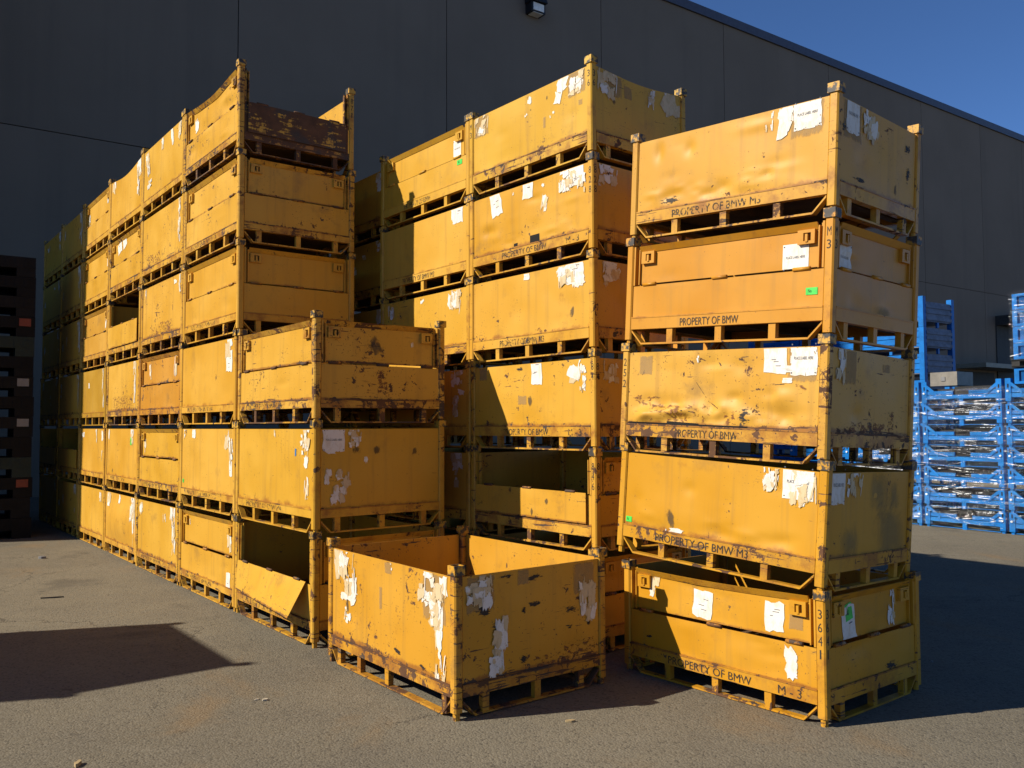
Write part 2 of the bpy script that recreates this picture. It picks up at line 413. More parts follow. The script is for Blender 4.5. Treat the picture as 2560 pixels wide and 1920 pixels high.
def add_labels(sheet, panel_mb_marks, labels, rng, parent, color):
    for lb in labels:
        u, v, w_, h_, kind = lb[:5]; rot = lb[5] if len(lb) > 5 else 0.0
        if kind in MARKS: continue
        m = MB()
        if kind == 'green':
            sheet.patch(m, u, v, w_, h_, 0, 0.003, rng, 0, rot, 2, 2)
            W, Hh = sheet.s1 - sheet.s0, sheet.z1 - sheet.z0
            f = lambda a, z, n: sheet.at(u + a / W, v + z / Hh, n)
            add_text(m, f, 'No', -w_ * .3, -h_ * .2, w_ * .3, h_ * .5, 0.0045, 1)
            m.build('green_tag', [GREEN, INK], parent, fade=0.1)
        elif kind == 'blue':
            sheet.patch(m, u, v, w_, h_, 0, 0.003, rng, 0.05, rot, 2, 2); m.build('tape_strip', [BLUETAPE], parent)
        else:
            torn = {'place': 0.05, 'oldplace': 0.72, 'sheet': 0.55, 'torn': 0.82, 'rag': 0.74}[kind]
            if kind in ('torn', 'rag'):      # remains of labels pasted over one another: angular scraps and slivers
                W, Hh = sheet.s1 - sheet.s0, sheet.z1 - sheet.z0
                npc = rng.randint(11, 17) if kind == 'torn' else rng.randint(3, 6)
                npc = max(2, min(npc, int(w_ * h_ / (0.0012 if kind == 'torn' else 0.002))))
                for q in range(npc):
                    big = rng.uniform(.34, .72) if kind == 'rag' else rng.uniform(.13, .42)
                    pw_, ph_ = w_ * big * rng.uniform(.7, 1.25), h_ * big * rng.uniform(.6, 1.2)
                    if rng.random() < .25: pw_ = rng.uniform(.006, .014); ph_ = h_ * rng.uniform(.2, .6)
                    px, pz = rng.uniform(-.5, .5) * max(0, w_ - pw_), rng.uniform(-.5, .5) * max(0, h_ - ph_)
                    sheet.patch(m, u + px / W, v + pz / Hh, pw_, ph_, 0 if rng.random() < (.70 if kind == 'rag' else .52) else 2, 0.0026 + .00035 * q, rng, .17, rng.uniform(-.22, .22) + rot, 3, 3)
            else:
                sheet.patch(m, u, v, w_, h_, 0, 0.003, rng, {'place': 0, 'oldplace': .03, 'sheet': .05}[kind], rot + (0 if 'place' in kind else rng.uniform(-.04, .04)))
                if kind == 'sheet':
                    W, Hh = sheet.s1 - sheet.s0, sheet.z1 - sheet.z0
                    for q in range(3):
                        px, pz = rng.uniform(-.25, .2) * w_, rng.uniform(-.3, .3) * h_
                        sheet.patch(m, u + px / W, v + pz / Hh, w_ * rng.uniform(.15, .35), h_ * .025, 1, 0.0036, rng, 0, rot, 1, 1)
            if 'place' in kind:
                W, Hh = sheet.s1 - sheet.s0, sheet.z1 - sheet.z0
                f = lambda a, z, n: sheet.at(u + a / W, v + z / Hh, n)
                add_text(m, f, 'PLACE LABEL HERE', -w_ * .36, -h_ * .03, w_ * .72, h_ * .09, 0.0048, 1)
                add_text(m, f, 'REMOVE OLD LABEL', -w_ * .4, -h_ * .42, w_ * .35, h_ * .035, 0.0048, 1) if False else None
                for q in (-1, 1):
                    for r_ in (-1, 1):
                        c = [(q * w_ * .44 + a, r_ * h_ * .42 + b) for a, b in ((-.004, -.004), (.004, -.004), (.004, .004), (-.004, .004))]
                        m.face([f(a, b, 0.0048) for a, b in c], 1)
            m.build('paper_label', [PAPER, PRINT, OLDPAPER], parent, torn=torn, **({'label': 'white paper label reading PLACE LABEL HERE'} if 'place' in kind else {}))

def add_sheet(name, sheet, parent, color, wear, rust, labels, rng, detail=1):
    m = sheet.mb(*((64, 34) if sheet.fine else (26, 14) if detail > 1 else (18, 9) if detail else (8, 4)))
    mats = [PAINT]
    for lb in labels:
        if lb[4] in MARKS:
            mats.append(MARKS[lb[4]]); sheet.patch(m, lb[0], lb[1], lb[2], lb[3], len(mats) - 1, 0.0016, rng, 0, lb[5] if len(lb) > 5 else 0)
    o = m.build(name, mats, parent, color=color, wear=wear, rust=rust)
    add_labels(sheet, m, labels, rng, o, color)
    return o

def latch_mb(sh, u, v):
    # square latch housing with a slot and a dark bolt
    W, Hh = sh.s1 - sh.s0, sh.z1 - sh.z0; m = MB()
    f = lambda a, z, n: sh.fn(sh.s0 + u * W + a, sh.z0 + v * Hh + z, sh.n0 + n)
    def bx(a0, a1, z0, z1, n0, n1, mi=0):
        c = [f(a0, z0, n1), f(a1, z0, n1), f(a1, z0, n0), f(a0, z0, n0)]
        m.hexa(c + [f(a0, z1, n1), f(a1, z1, n1), f(a1, z1, n0), f(a0, z1, n0)], mi)
    bx(-.055, .055, -.042, -.024, .0, .024); bx(-.055, .055, .024, .042, .0, .024)
    bx(-.055, -.018, -.024, .024, .0, .024); bx(.03, .055, -.024, .024, .0, .024)
    bx(-.018, .03, -.024, .024, .001, .004, 1); bx(-.004, .012, -.03, .016, .004, .03, 0)
    return m

def face_gate(d, face, parent, color, wear, rust, spec, rng, detail, state):
    fn, W = d.fn(face); a0, a1 = PW + 0.004, W - PW - 0.004
    low = Sheet(d, face, a0, a1, d.zr1 + 0.006, d.zs - 0.006, -0.012, rng, spec.get('dent', 0.8), dents=spec.get('dents', ()))
    add_sheet('lower_panel', low, parent, color, wear, max(rust, spec.get('lowrust', 0)), spec.get('low', ()), rng, detail)
    # opening frame: two upright channels
    m = MB()
    def bx(s0, s1, z0, z1, n0, n1):
        c = [fn(s0, z0, n1), fn(s1, z0, n1), fn(s1, z0, n0), fn(s0, z0, n0)]
        m.hexa(c + [fn(s0, z1, n1), fn(s1, z1, n1), fn(s1, z1, n0), fn(s0, z1, n0)])
    for r_ in (((a0, a0 + 0.012), (a0 + 0.0119, a0 + 0.0366), (a0 + 0.0365, a0 + 0.044)), ((a1 - 0.012, a1), (a1 - 0.0366, a1 - 0.0119), (a1 - 0.044, a1 - 0.0365))):
        m = MB()
        bx(*r_[0], d.zs, d.zt, -0.05, -0.008); bx(*r_[1], d.zs + .001, d.zt - 0.003, -0.0495, -0.042); bx(*r_[2], d.zs + .004, d.zt - 0.02, -0.049, -0.018)
        m.build('gate_channel', [PAINT], parent, color=color, wear=wear, rust=rust * .5)
    g0, g1 = a0 + 0.047, a1 - 0.047
    hh = d.zt - d.zs
    if state == 'gate':
        sag = spec.get('sag', 0.0)
        gt = Sheet(d, face, g0, g1, d.zs + 0.010, d.zt - 0.036, -0.034, rng, spec.get('dent', 0.6), sag=sag)
        g = add_sheet('drop_gate', gt, parent, color, wear, rust * .6, spec.get('gate', ()), rng, detail)
        lip = MB(); N = 14
        for i in range(N):
            u0, u1 = i / N, (i + 1) / N
            A = [gt.at(u, 1.0, 0.001) for u in (u0, u1)]
            def up(p, dz, n):
                q = Vector(p) + (Vector(fn(0, 0, n)) - Vector(fn(0, 0, 0))); q.z += dz; return tuple(q)
            lip.hexa([up(A[0], -.006, 0.004), up(A[1], -.006, 0.004), up(A[1], -.006, -.012), up(A[0], -.006, -.012),
                      up(A[0], .034, 0.030), up(A[1], .034, 0.030), up(A[1], .034, 0.018), up(A[0], .034, 0.018)])
        lip.build('top_lip', [PAINT], g, color=color, wear=min(1, wear + .1), rust=rust * .4)
        for u in (0.055 / (g1 - g0) + 0.012, 1 - 0.055 / (g1 - g0) - 0.012):
            latch_mb(gt, u, 0.80).build('latch', [PAINT, DARKSTEEL], g, color=color, wear=wear, rust=0.0)
        for u in (0.07, 0.5, 0.93):
            a = g0 + u * (g1 - g0); m = MB(); m.tube(fn(a - .055, d.zs + .002, -0.012), fn(a + .055, d.zs + .002, -0.012), 0.012)
            m.build('hinge', [PAINT], g, color=color, wear=wear + .2, rust=0.1)
    else:
        tilt = 0.0 if state == 'open' else 0.15
        gz1 = d.zs + 0.012; gz0 = gz1 - hh + 0.05
        gt = Sheet(d, face, g0 - 0.02, g1 + (0.01 if state == 'open' else -0.02), gz0 + (0 if state == 'open' else .03), gz1, 0.012 if state == 'open' else 0.006, rng, 0.6, tilt=tilt)
        g = add_sheet('drop_gate', gt, parent, color, wear, rust, spec.get('gate', ()), rng, detail)
        for u in (0.12, 0.5, 0.88):
            a = g0 + u * (g1 - g0); m = MB()
            m.tube(fn(a - .055, gz1 + .004, 0.006), fn(a + .055, gz1 + .004, 0.006), 0.011)
            m.build('hinge', [PAINT], g, color=color, wear=wear + .2, rust=0.1)

PALETTE = [(0.90, 0.495, 0.052), (0.87, 0.470, 0.044), (0.88, 0.470, 0.050), (0.90, 0.500, 0.062), (0.86, 0.475, 0.044)]
def crate(d, label, faces, color=None, wear=0.35, rust=0.0, text=None, post_text=None, group=None, seed='', detail=1, struts=None, fade=0.5):
    rng = random.Random(seed or label)
    color = color or rng.choice(PALETTE)
    if wear > .1: wear = min(0.66, wear * 1.04 + .02)
    t = thing('steel_crate', (0, 0, 0), label, 'metal crate', group or 'yellow stackable steel crates')
    hx, hy = d.D / 2 - PW / 2, d.L / 2 - PW / 2
    for nm, (px, py) in dict(C=(-hx, -hy), L=(-hx, hy), R=(hx, -hy), B=(hx, hy)).items():
        pt = (post_text or {}).get(nm)
        if pt:
            mb = post_mb(d)
            for face, s in pt:
                if face == 'L': f = lambda a, z, n: (-PW / 2 - n, -a, z)
                else: f = lambda a, z, n: (a, -PW / 2 - n, z)
                z = d.H - 0.16
                for ch in s:
                    if ch != ' ': add_text(mb, f, ch, *((-0.005, z, 0.010) if ch == '1' else (-0.013, z, 0.026)), 0.052, 0.0012, 1)
                    z -= 0.075
            p = mb.build('post', [PAINT, INK], t, color=color, wear=wear * .6 + .25, rust=0.05, fade=0.15)
        else:
            p = link('post', cached('post' + d.key, lambda: post_mb(d).mesh('post', [PAINT])), t, color=color, wear=min(1, wear * 0.8 + .25), rust=0.05)
        p.location = (px, py, 0)
        link('post_cap', cached('cap' + d.key, lambda: cap_mesh(d)), p, color=color)
    for face in 'LRBF':
        spec = (faces or {}).get(face, {}) or {}
        kind = spec.get('kind', 'solid'); fw = spec.get('wear', wear); fr = spec.get('rust', rust)
        vis = face in 'LR'
        tx = text if face == 'L' else None
        if tx:
            mb, fn, W = rail_mb(d, face)
            for s, u0, wd in tx:
                add_text(mb, fn, s, u0 * W, d.zr0 + 0.010, wd * W, min(0.05, d.zr1 - d.zr0 - 0.018), 0.0, 1)
            r = mb.build('bottom_rail', [PAINT, INK], t, color=color, wear=fw + .12, rust=fr * .6 + .05, fade=fade)
        else:
            r = link('bottom_rail', cached('rail' + face + d.key, lambda: rail_mb(d, face)[0].mesh('bottom_rail', [PAINT])), t, color=color, wear=fw + .15, rust=fr * .6 + .05)
        st = (struts or {}).get(face) or ([0.25, 0.5, 0.75] if face in 'LB' else [0.17, 0.5, 0.83])
        link('runner', cached('run' + face + d.key + str(st), lambda: runner_mesh(d, face, st)), r, color=color, wear=fw + .25, rust=0.15)
        if kind == 'solid':
            fn, W = d.fn(face)
            sh = Sheet(d, face, PW + 0.003, W - PW - 0.003, d.zr1 + 0.004, d.zt, -0.012, rng, spec.get('dent', 1.0), sag=spec.get('sag', 0.0), dents=spec.get('dents', ()), bulge=spec.get('bulge', 0.0))
            add_sheet('side_panel', sh, t, color, fw, fr, spec.get('labels', ()), rng, detail if vis else 0)
        else:
            face_gate(d, face, t, color, fw, fr, spec, rng, detail, kind)
    link('deck', cached('deck' + d.key, lambda: deck_mesh(d)), t)
    return t

def place(t, d, yaw, cx, cy, cz, tx=0.0, ty=0.0):
    """Corner C (near corner, bottom) of the crate at cx, cy, cz; tx, ty are its small leans along its own axes."""
    fx = Vector((math.cos(yaw), math.sin(yaw), 0)); ax = Vector((-math.sin(yaw), math.cos(yaw), 0))
    X = Vector((fx.x, fx.y, tx)).normalized(); Z = Vector((-tx * fx.x - ty * ax.x, -tx * fx.y - ty * ax.y, 1)).normalized()
    Y = Z.cross(X).normalized(); Z = X.cross(Y)
    R = Matrix((X, Y, Z)).transposed()
    t.rotation_euler = R.to_euler()
    t.location = Vector((cx, cy, cz)) + R @ Vector((d.D / 2, d.L / 2, 0))
    return t
S_ = lambda *labels, **k: dict(kind='solid', labels=labels, **k)
def G_(gate=(), low=(), **k): return dict(kind='gate', gate=gate, low=low, **k)

# ------------------------------------------------------------------ ground
def make_asphalt():
    k = NT('asphalt'); tc = k.n('ShaderNodeTexCoord'); v = tc.outputs['Object']
    big = k.noise(v, 0.35, 5, 0.6); mid = k.noise(v, 2.2, 6, 0.65); fine = k.noise(v, 48, 5, 0.75)
    vo = k.n('ShaderNodeTexVoronoi'); k.put(vo.inputs['Vector'], v); vo.inputs['Scale'].default_value = 80
    c = k.mix(k.ss(big, 0.3, 0.7), (0.196, 0.170, 0.124), (0.272, 0.238, 0.172))
    c = k.mix(k.ss(mid, 0.35, 0.7), c, k.mix(0.5, c, (0.20, 0.176, 0.136)))
    sp = k.n('ShaderNodeSeparateColor'); k.put(sp.inputs[0], vo.outputs['Color'])
    c = k.mix(k.math('MULTIPLY', k.ss(sp.outputs[0], 0.5, 1.0), 0.32), c, (0.33, 0.295, 0.23))
    c = k.mix(k.math('MULTIPLY', k.ss(sp.outputs[1], 0.80, 0.95), 0.55), c, (0.085, 0.075, 0.06))
    c = k.mix(k.math('MULTIPLY', k.ss(fine, 0.54, 0.72), 0.5), c, (0.08, 0.07, 0.056))
    # rust-brown dust, dark oil stains, pale dust, hairline cracks
    ru = k.noise(k.mul(v, (1.0, 0.7, 1)), 0.9, 6, 0.6, 0.6)
    c = k.mix(k.math('MULTIPLY', k.ss(ru, 0.56, 0.74), 0.5), c, (0.32, 0.20, 0.09))
    oil = k.noise(v, 0.9, 5, 0.6, 0.4)
    c = k.mix(k.math('MULTIPLY', k.ss(oil, 0.56, 0.70), 0.42), c, (0.085, 0.077, 0.066))
    drip = k.noise(v, 3.6, 3, 0.5)
    c = k.mix(k.math('MULTIPLY', k.ss(drip, 0.69, 0.74), 0.5), c, (0.07, 0.062, 0.052))
    pale = k.noise(k.mul(v, (0.7, 1.3, 1)), 1.9, 6, 0.7, 0.5)
    c = k.mix(k.math('MULTIPLY', k.ss(pale, 0.60, 0.75), 0.34), c, (0.40, 0.36, 0.28))
    cv = k.n('ShaderNodeTexVoronoi', feature='DISTANCE_TO_EDGE'); wob = k.n('ShaderNodeVectorMath', operation='SCALE'); k.put(wob.inputs[0], k.noise(v, 3.0, 5, 0.7, col=True)); wob.inputs['Scale'].default_value = 0.5
    k.put(cv.inputs['Vector'], k.add(v, wob.outputs[0])); cv.inputs['Scale'].default_value = 0.32
    crack = k.math('MULTIPLY', k.ss(cv.outputs[0], 0.0022, 0.0008), k.ss(big, 0.46, 0.58))
    c = k.mix(k.math('MULTIPLY', crack, 0.7), c, (0.06, 0.052, 0.045))
    h = k.math('SUBTRACT', k.math('ADD', k.math('MULTIPLY', vo.outputs['Distance'], -0.8), k.math('MULTIPLY', fine, 0.8)), k.math('MULTIPLY', crack, 2.0))
    return k.out(c, 0.92, 0, h, 0.7, 0.006, 0.15)
g = MB(); g.face([(-300, -300, 0), (300, -300, 0), (300, 300, 0), (-300, 300, 0)])
go = g.build('ground', [make_asphalt()]); go['kind'] = 'structure'

# ------------------------------------------------------------------ the warehouse
WA = math.radians(35.0); WD = 24.0
wfx = Vector((math.cos(WA), math.sin(WA), 0)); wn = Vector((-math.sin(WA), math.cos(WA), 0))
def make_wall():
    k = NT('painted_concrete'); v, oi, tc = k.objvec()
    a = k.noise(v, 0.25, 5, 0.6); b = k.noise(v, 3.0, 6, 0.6); st = k.noise(k.mul(v, (1.2, 1.2, 0.05)), 1.0, 4, 0.6)
    c = k.mix(k.ss(a, 0.3, 0.7), (0.305, 0.240, 0.180), (0.345, 0.272, 0.206))
    c = k.mix(k.math('MULTIPLY', k.ss(st, 0.5, 0.75), 0.25), c, (0.20, 0.168, 0.135))
    c = k.mix(k.math('MULTIPLY', oi.outputs['Random'], 0.12), c, (0.20, 0.168, 0.135))
    return k.out(c, 0.85, 0, b, 0.1, 0.01, 0.2)
WALL = make_wall(); COPING = plain('coping_metal', (0.10, 0.105, 0.15), 0.5); DARKW = plain('dark_door', (0.06, 0.058, 0.055), 0.7)
JOINT = plain('joint_sealant', (0.045, 0.045, 0.05), 0.9)
wh = thing('warehouse', wn * WD, 'tall grey concrete panel warehouse behind all the crates', 'building', rz=WA)
WH = 19.2
edges = [-21.5, -14.0, -6.8, 0.15, 7.3, 14.2, 21.0, 27.9, 35.3, 43.4, 49.6, 54.6, 61, 68, 75]
for i in range(len(edges) - 1):
    for z0, z1 in ((0.0, 9.15), (9.175, WH - 0.38)):
        m = MB(); m.box(edges[i] + 0.014, edges[i + 1] - 0.014, 0, 0.25, z0, z1); m.build('wall_panel', [WALL], wh)
m = MB(); m.box(edges[0], edges[-1], 0.035, 25, 0, WH - 0.4); m.build('joint_backing', [JOINT], wh)
m = MB(); m.box(edges[0] - .1, edges[-1] + .1, -0.09, 25.2, WH - 0.379, WH); m.build('parapet_coping', [COPING], wh)
m = MB(); m.box(46.2, 52.5, -1.6, -0.002, 4.72, 4.95); m.build('dock_canopy', [plain('canopy_sheet', (0.35, 0.32, 0.24), 0.5)], wh)
m = MB(); m.box(46.6, 50.3, -0.05, -0.003, 0, 4.6); m.box(50.7, 60, -0.9, -0.003, 7.35, 7.9); m.box(50.7, 60, -0.06, -0.003, 0, 7.34)
m.build('dock_door', [DARKW], wh)
# the end bay that stands forward of the long wall, left of the view: it shades the far end of the row
m = MB(); bx = wfx.dot(Vector((-16.35, 10.55, 0))); by = wn.dot(Vector((-16.35, 10.55, 0))) - WD
m.box(bx - 0.2, bx + 5.6, by, -0.003, 0, WH - 0.4); m.build('end_bay', [WALL], wh)
# floodlight
fl = thing('wall_floodlight', wn * (WD - 0.0) + wfx * 17.75 + Vector((0, 0, 16.63)), 'black wall-mounted floodlight near the top of the warehouse wall', 'light', rz=WA)
BLK = plain('black_housing', (0.02, 0.02, 0.022), 0.5)
m = MB(); w2 = 0.30
m.hexa([(-w2, -.38, -.30), (w2, -.38, -.30), (w2, -.002, -.30), (-w2, -.002, -.30), (-w2, -.38, .06), (w2, -.38, .06), (w2, -.002, .06), (-w2, -.002, .06)])
m.hexa([(-w2 - .03, -.50, .0601), (w2 + .03, -.50, .0601), (w2 + .03, -.002, .0601), (-w2 - .03, -.002, .0601), (-w2 - .03, -.40, .30), (w2 + .03, -.40, .30), (w2 + .03, -.002, .34), (-w2 - .03, -.002, .34)])
m.build('housing', [BLK], fl)
m = MB(); m.box(-.23, .23, -.40, -.3801, -.25, .02); m.box(-.21, .21, -.36, -.05, -.32, -.3001)
m.build('lens', [plain('lens_glass', (0.8, 0.78, 0.72), 0.2, tone=1.0)], fl)

# ------------------------------------------------------------------ row A: the long left row
TA = 0.6641; AX = Vector((-math.sin(TA), math.cos(TA), 0)); FX = Vector((math.cos(TA), math.sin(TA), 0))
A0 = Vector((-1.5361, 6.6197, 0)); PITCH_A = 1.6806
ORD = ['bottom crate', 'second crate up', 'third crate up', 'fourth crate up', 'fifth crate up', 'top crate']
PM4 = [('PROPERTY OF BMW M4', 0.16, 0.46)]; PM = [('PROPERTY OF BMW', 0.16, 0.38)]
TR = lambda r: [(0.93, .86, .16, .2, 'torn')]
def rnd_labels(seed, n=3):
    r = random.Random(seed); o = [(0.90, .86, .17 + r.uniform(0, .05), .2, 'torn')]
    for _ in range(n):
        u = r.choice([.08, .12, .88, .93, r.uniform(.2, .8)]); o.append((u, r.uniform(.3, .92), r.uniform(.06, .14), r.uniform(.06, .2), r.choice(['torn', 'rag'])))
    return o
cols = {
 0: ('of the short column ending the left row', [
    ('gate-hanging-ajar yellow', dict(L=dict(kind='ajar', lowrust=.2), R=G_(wear=.5)), dict(wear=.5), PM4, None),
    ('solid yellow', dict(L=S_((.91, .86, .19, .26, 'torn'), (.92, .80, .12, .12, 'rag'), (.93, .56, .08, .12, 'rag'), (.93, .28, .10, .16, 'rag'), (.93, .18, .06, .1, 'torn'), (.52, .93, .05, .1, 'rag'), (.80, .70, .02, .06, 'blue')),
        R=S_((.10, .86, .19, .18, 'oldplace'), (.26, .87, .14, .16, 'torn'), (.08, .73, .1, .06, 'rag'), (.28, .73, .12, .12, 'smudge'), (.45, .72, .1, .11, 'smudge'), (.78, .71, .09, .12, 'smudge'), (.36, .60, .06, .08, 'rag'), (.06, .42, .07, .16, 'rag', .2), (.16, .34, .16, .22, 'torn'), (.14, .18, .14, .2, 'torn')), ), dict(wear=.3), PM4, None),
    ('open-topped gated yellow', dict(L=G_(lowrust=.35), R=G_(gate=[(.44, .5, .2, .26, 'smudge'), (.8, .55, .03, .07, 'rag')], low=[(.5, .5, .12, .3, 'rustp')], lowrust=.62, wear=.65)), dict(wear=.62, rust=.1), PM4, None)]),
 1: ('of the tall column behind the short one', [
    ('gated yellow', dict(L=G_(gate=[(.92, .45, .12, .2, 'rag'), (.12, .75, .03, .08, 'rag')], low=[(.92, .2, .1, .16, 'sheet')])), dict(wear=.35), PM4, None),
    ('solid yellow', dict(L=S_((.90, .86, .2, .26, 'rag'), (.25, .93, .1, .1, 'sheet'), (.06, .92, .08, .12, 'torn'), (.95, .62, .1, .3, 'torn'), (.95, .4, .07, .14, 'sheet'), (.03, .12, .04, .04, 'green'))), dict(wear=.3), PM4, None),
    ('solid yellow', dict(L=S_((.90, .88, .2, .2, 'rag'), (.91, .66, .17, .2, 'sheet'))), dict(wear=.25), PM4, None),
    ('gated yellow', dict(L=G_(), R=G_(wear=.3)), dict(wear=.25), PM4, None),
    ('scratched gated yellow', dict(L=G_(), R=G_(wear=.5, lowrust=.25)), dict(wear=.45), PM4, None),
    ('rusty open-gated yellow', dict(L=G_(gate=[(.16, .55, .12, .2, 'rag')], sag=.05, dent=1.6), R=dict(kind='open', rust=.98, wear=.9), F=dict(kind='solid', sag=.05, rust=.3)), dict(wear=.6, rust=.15), PM4, {'R': [('R', '871')]})]),
 2: ("of the left row's third column", [
    ('label-scarred solid yellow', dict(L=S_((.08, .88, .16, .2, 'rag'), (.9, .75, .2, .5, 'torn'), (.92, .4, .14, .3, 'torn'), (.7, .8, .12, .14, 'rag')), ), dict(wear=.5), PM4, None),
    ('gated yellow', dict(L=G_(gate=[(.08, .5, .1, .25, 'rag')])), dict(wear=.5), PM4, None),
    ('rust-streaked gated yellow', dict(L=G_(gate=[(.2, .55, .1, .22, 'rag'), (.88, .6, .12, .24, 'rag')], lowrust=.25)), dict(wear=.5), None, None),
    ('rust-bottomed solid yellow', dict(L=S_((.08, .9, .06, .16, 'rag'), (.86, .9, .12, .06, 'rag'), (.96, .85, .08, .3, 'torn'), (.5, .12, 1.2, .22, 'rustp'))), dict(wear=.55), None, None),
    ('solid yellow', dict(L=S_((.93, .86, .1, .3, 'torn'), (.93, .45, .08, .4, 'torn'), (.3, .13, .8, .2, 'rustp'))), dict(wear=.45), None, None),
    ('solid yellow', dict(L=S_((.10, .84, .2, .22, 'rag'), (.14, .62, .16, .2, 'torn'), (.5, .88, .1, .14, 'rag'), (.75, .86, .1, .22, 'rag'), (.93, .85, .14, .26, 'torn'), (.16, .3, .18, .12, 'torn'))), dict(wear=.3), None, None)]),
 3: ("of the left row's fourth column", [
    ('bulging solid yellow', dict(L=S_((.12, .86, .24, .24, 'rag'), (.5, .92, .1, .14, 'rag'), (.9, .82, .2, .4, 'torn'), (.95, .5, .1, .8, 'torn'), bulge=.05)), dict(wear=.3), None, None),
    ('solid yellow', dict(L=S_((.06, .88, .1, .2, 'rag'), (.84, .86, .16, .24, 'rag'), (.8, .75, .06, .1, 'green'), (.2, .1, .1, .12, 'smudge'))), dict(wear=.3), PM4, None),
    ('rust-spotted solid yellow', dict(L=S_((.88, .88, .14, .2, 'rag'), (.9, .4, .08, .5, 'torn'), (.5, .15, 1.3, .3, 'rustp'))), dict(wear=.6), None, None),
    ('open-gated yellow', dict(L=dict(kind='open')), dict(wear=.4), None, None),
    ('gated yellow with white labels', dict(L=G_(gate=[(.25, .72, .2, .14, 'sheet', .3), (.42, .85, .18, .14, 'sheet', .3)])), dict(wear=.5, rust=.1), None, None),
    ('sagging solid yellow', dict(L=S_((.10, .86, .2, .2, 'rag'), (.92, .86, .2, .26, 'rag'), (.9, .55, .12, .4, 'torn'), sag=.06)), dict(wear=.3), None, None)]),
 4: ("of the left row's last sunlit column", [
    ('solid yellow', dict(L=S_((.9, .82, .16, .22, 'rag'))), dict(wear=.35), None, None),
    ('solid yellow', dict(L=S_((.12, .88, .2, .2, 'rag'), (.7, .85, .1, .24, 'torn'), (.92, .86, .16, .24, 'rag'), (.93, .4, .05, .2, 'torn'))), dict(wear=.35), None, None),
    ('greenish solid yellow', dict(L=S_((.9, .8, .1, .5, 'torn'), (.35, .65, .06, .08, 'sheet'), (.93, .3, .08, .3, 'torn')), color=(0.625, 0.403, 0.022)), dict(wear=.2), None, None),
    ('pale gated yellow', dict(L=G_(gate=[(.9, .6, .1, .3, 'rag')])), dict(wear=.35), None, None),
    ('gated yellow', dict(L=G_(gate=[(.95, .6, .05, .22, 'sheet')])), dict(wear=.3), None, None),
    ('gated yellow', dict(L=G_(gate=[(.9, .75, .1, .2, 'torn'), (.1, .3, .1, .2, 'torn')])), dict(wear=.3), None, None)]),
 5: ("of the left row's first shaded column", [
    ('solid yellow', dict(L=S_(*rnd_labels('z1'))), {}, None, None), ('open-gated yellow', dict(L=dict(kind='open')), {}, None, None)] +
    [('solid yellow', dict(L=S_(*rnd_labels('z%d' % i), (.94, .6, .1, .6, 'torn'))), {}, None, None) for i in range(4)]),
 6: ("of the left row's farthest shaded column", [
    ('solid yellow', dict(L=S_(*rnd_labels('y1'))), {}, None, None), ('open-gated yellow', dict(L=dict(kind='open')), {}, None, None)] +
    [('solid yellow', dict(L=S_(*rnd_labels('y%d' % i))), {}, None, None) for i in range(4)]),
}
jr = random.Random(5)
for ci, (cname, lv) in cols.items():
    for l, (look, faces, kw, tx, pt) in enumerate(lv):
        od = 'top crate' if l == len(lv) - 1 else ORD[l]
        kw = dict(kw)
        if ci == 4 and l == 2: kw['color'] = (0.608, 0.332, 0.024)
        if ci == 4 and l == 3: kw['color'] = (0.817, 0.432, 0.058)
        if ci == 2 and l == 2: kw['color'] = (0.779, 0.365, 0.043)
        t = crate(DA, '%s %s' % (look, '%s %s' % (od, cname)), faces, text=tx, post_text=pt, seed='A%d%d' % (ci, l), detail=2 if ci < 2 else 1, fade=.62, **kw)
        c = A0 + AX * (PITCH_A * ci)
        j = 0.006 if l else 0.004
        place(t, DA, TA + jr.uniform(-.004, .004), c.x + jr.uniform(-j, j), c.y + jr.uniform(-j, j), l * DA.P)

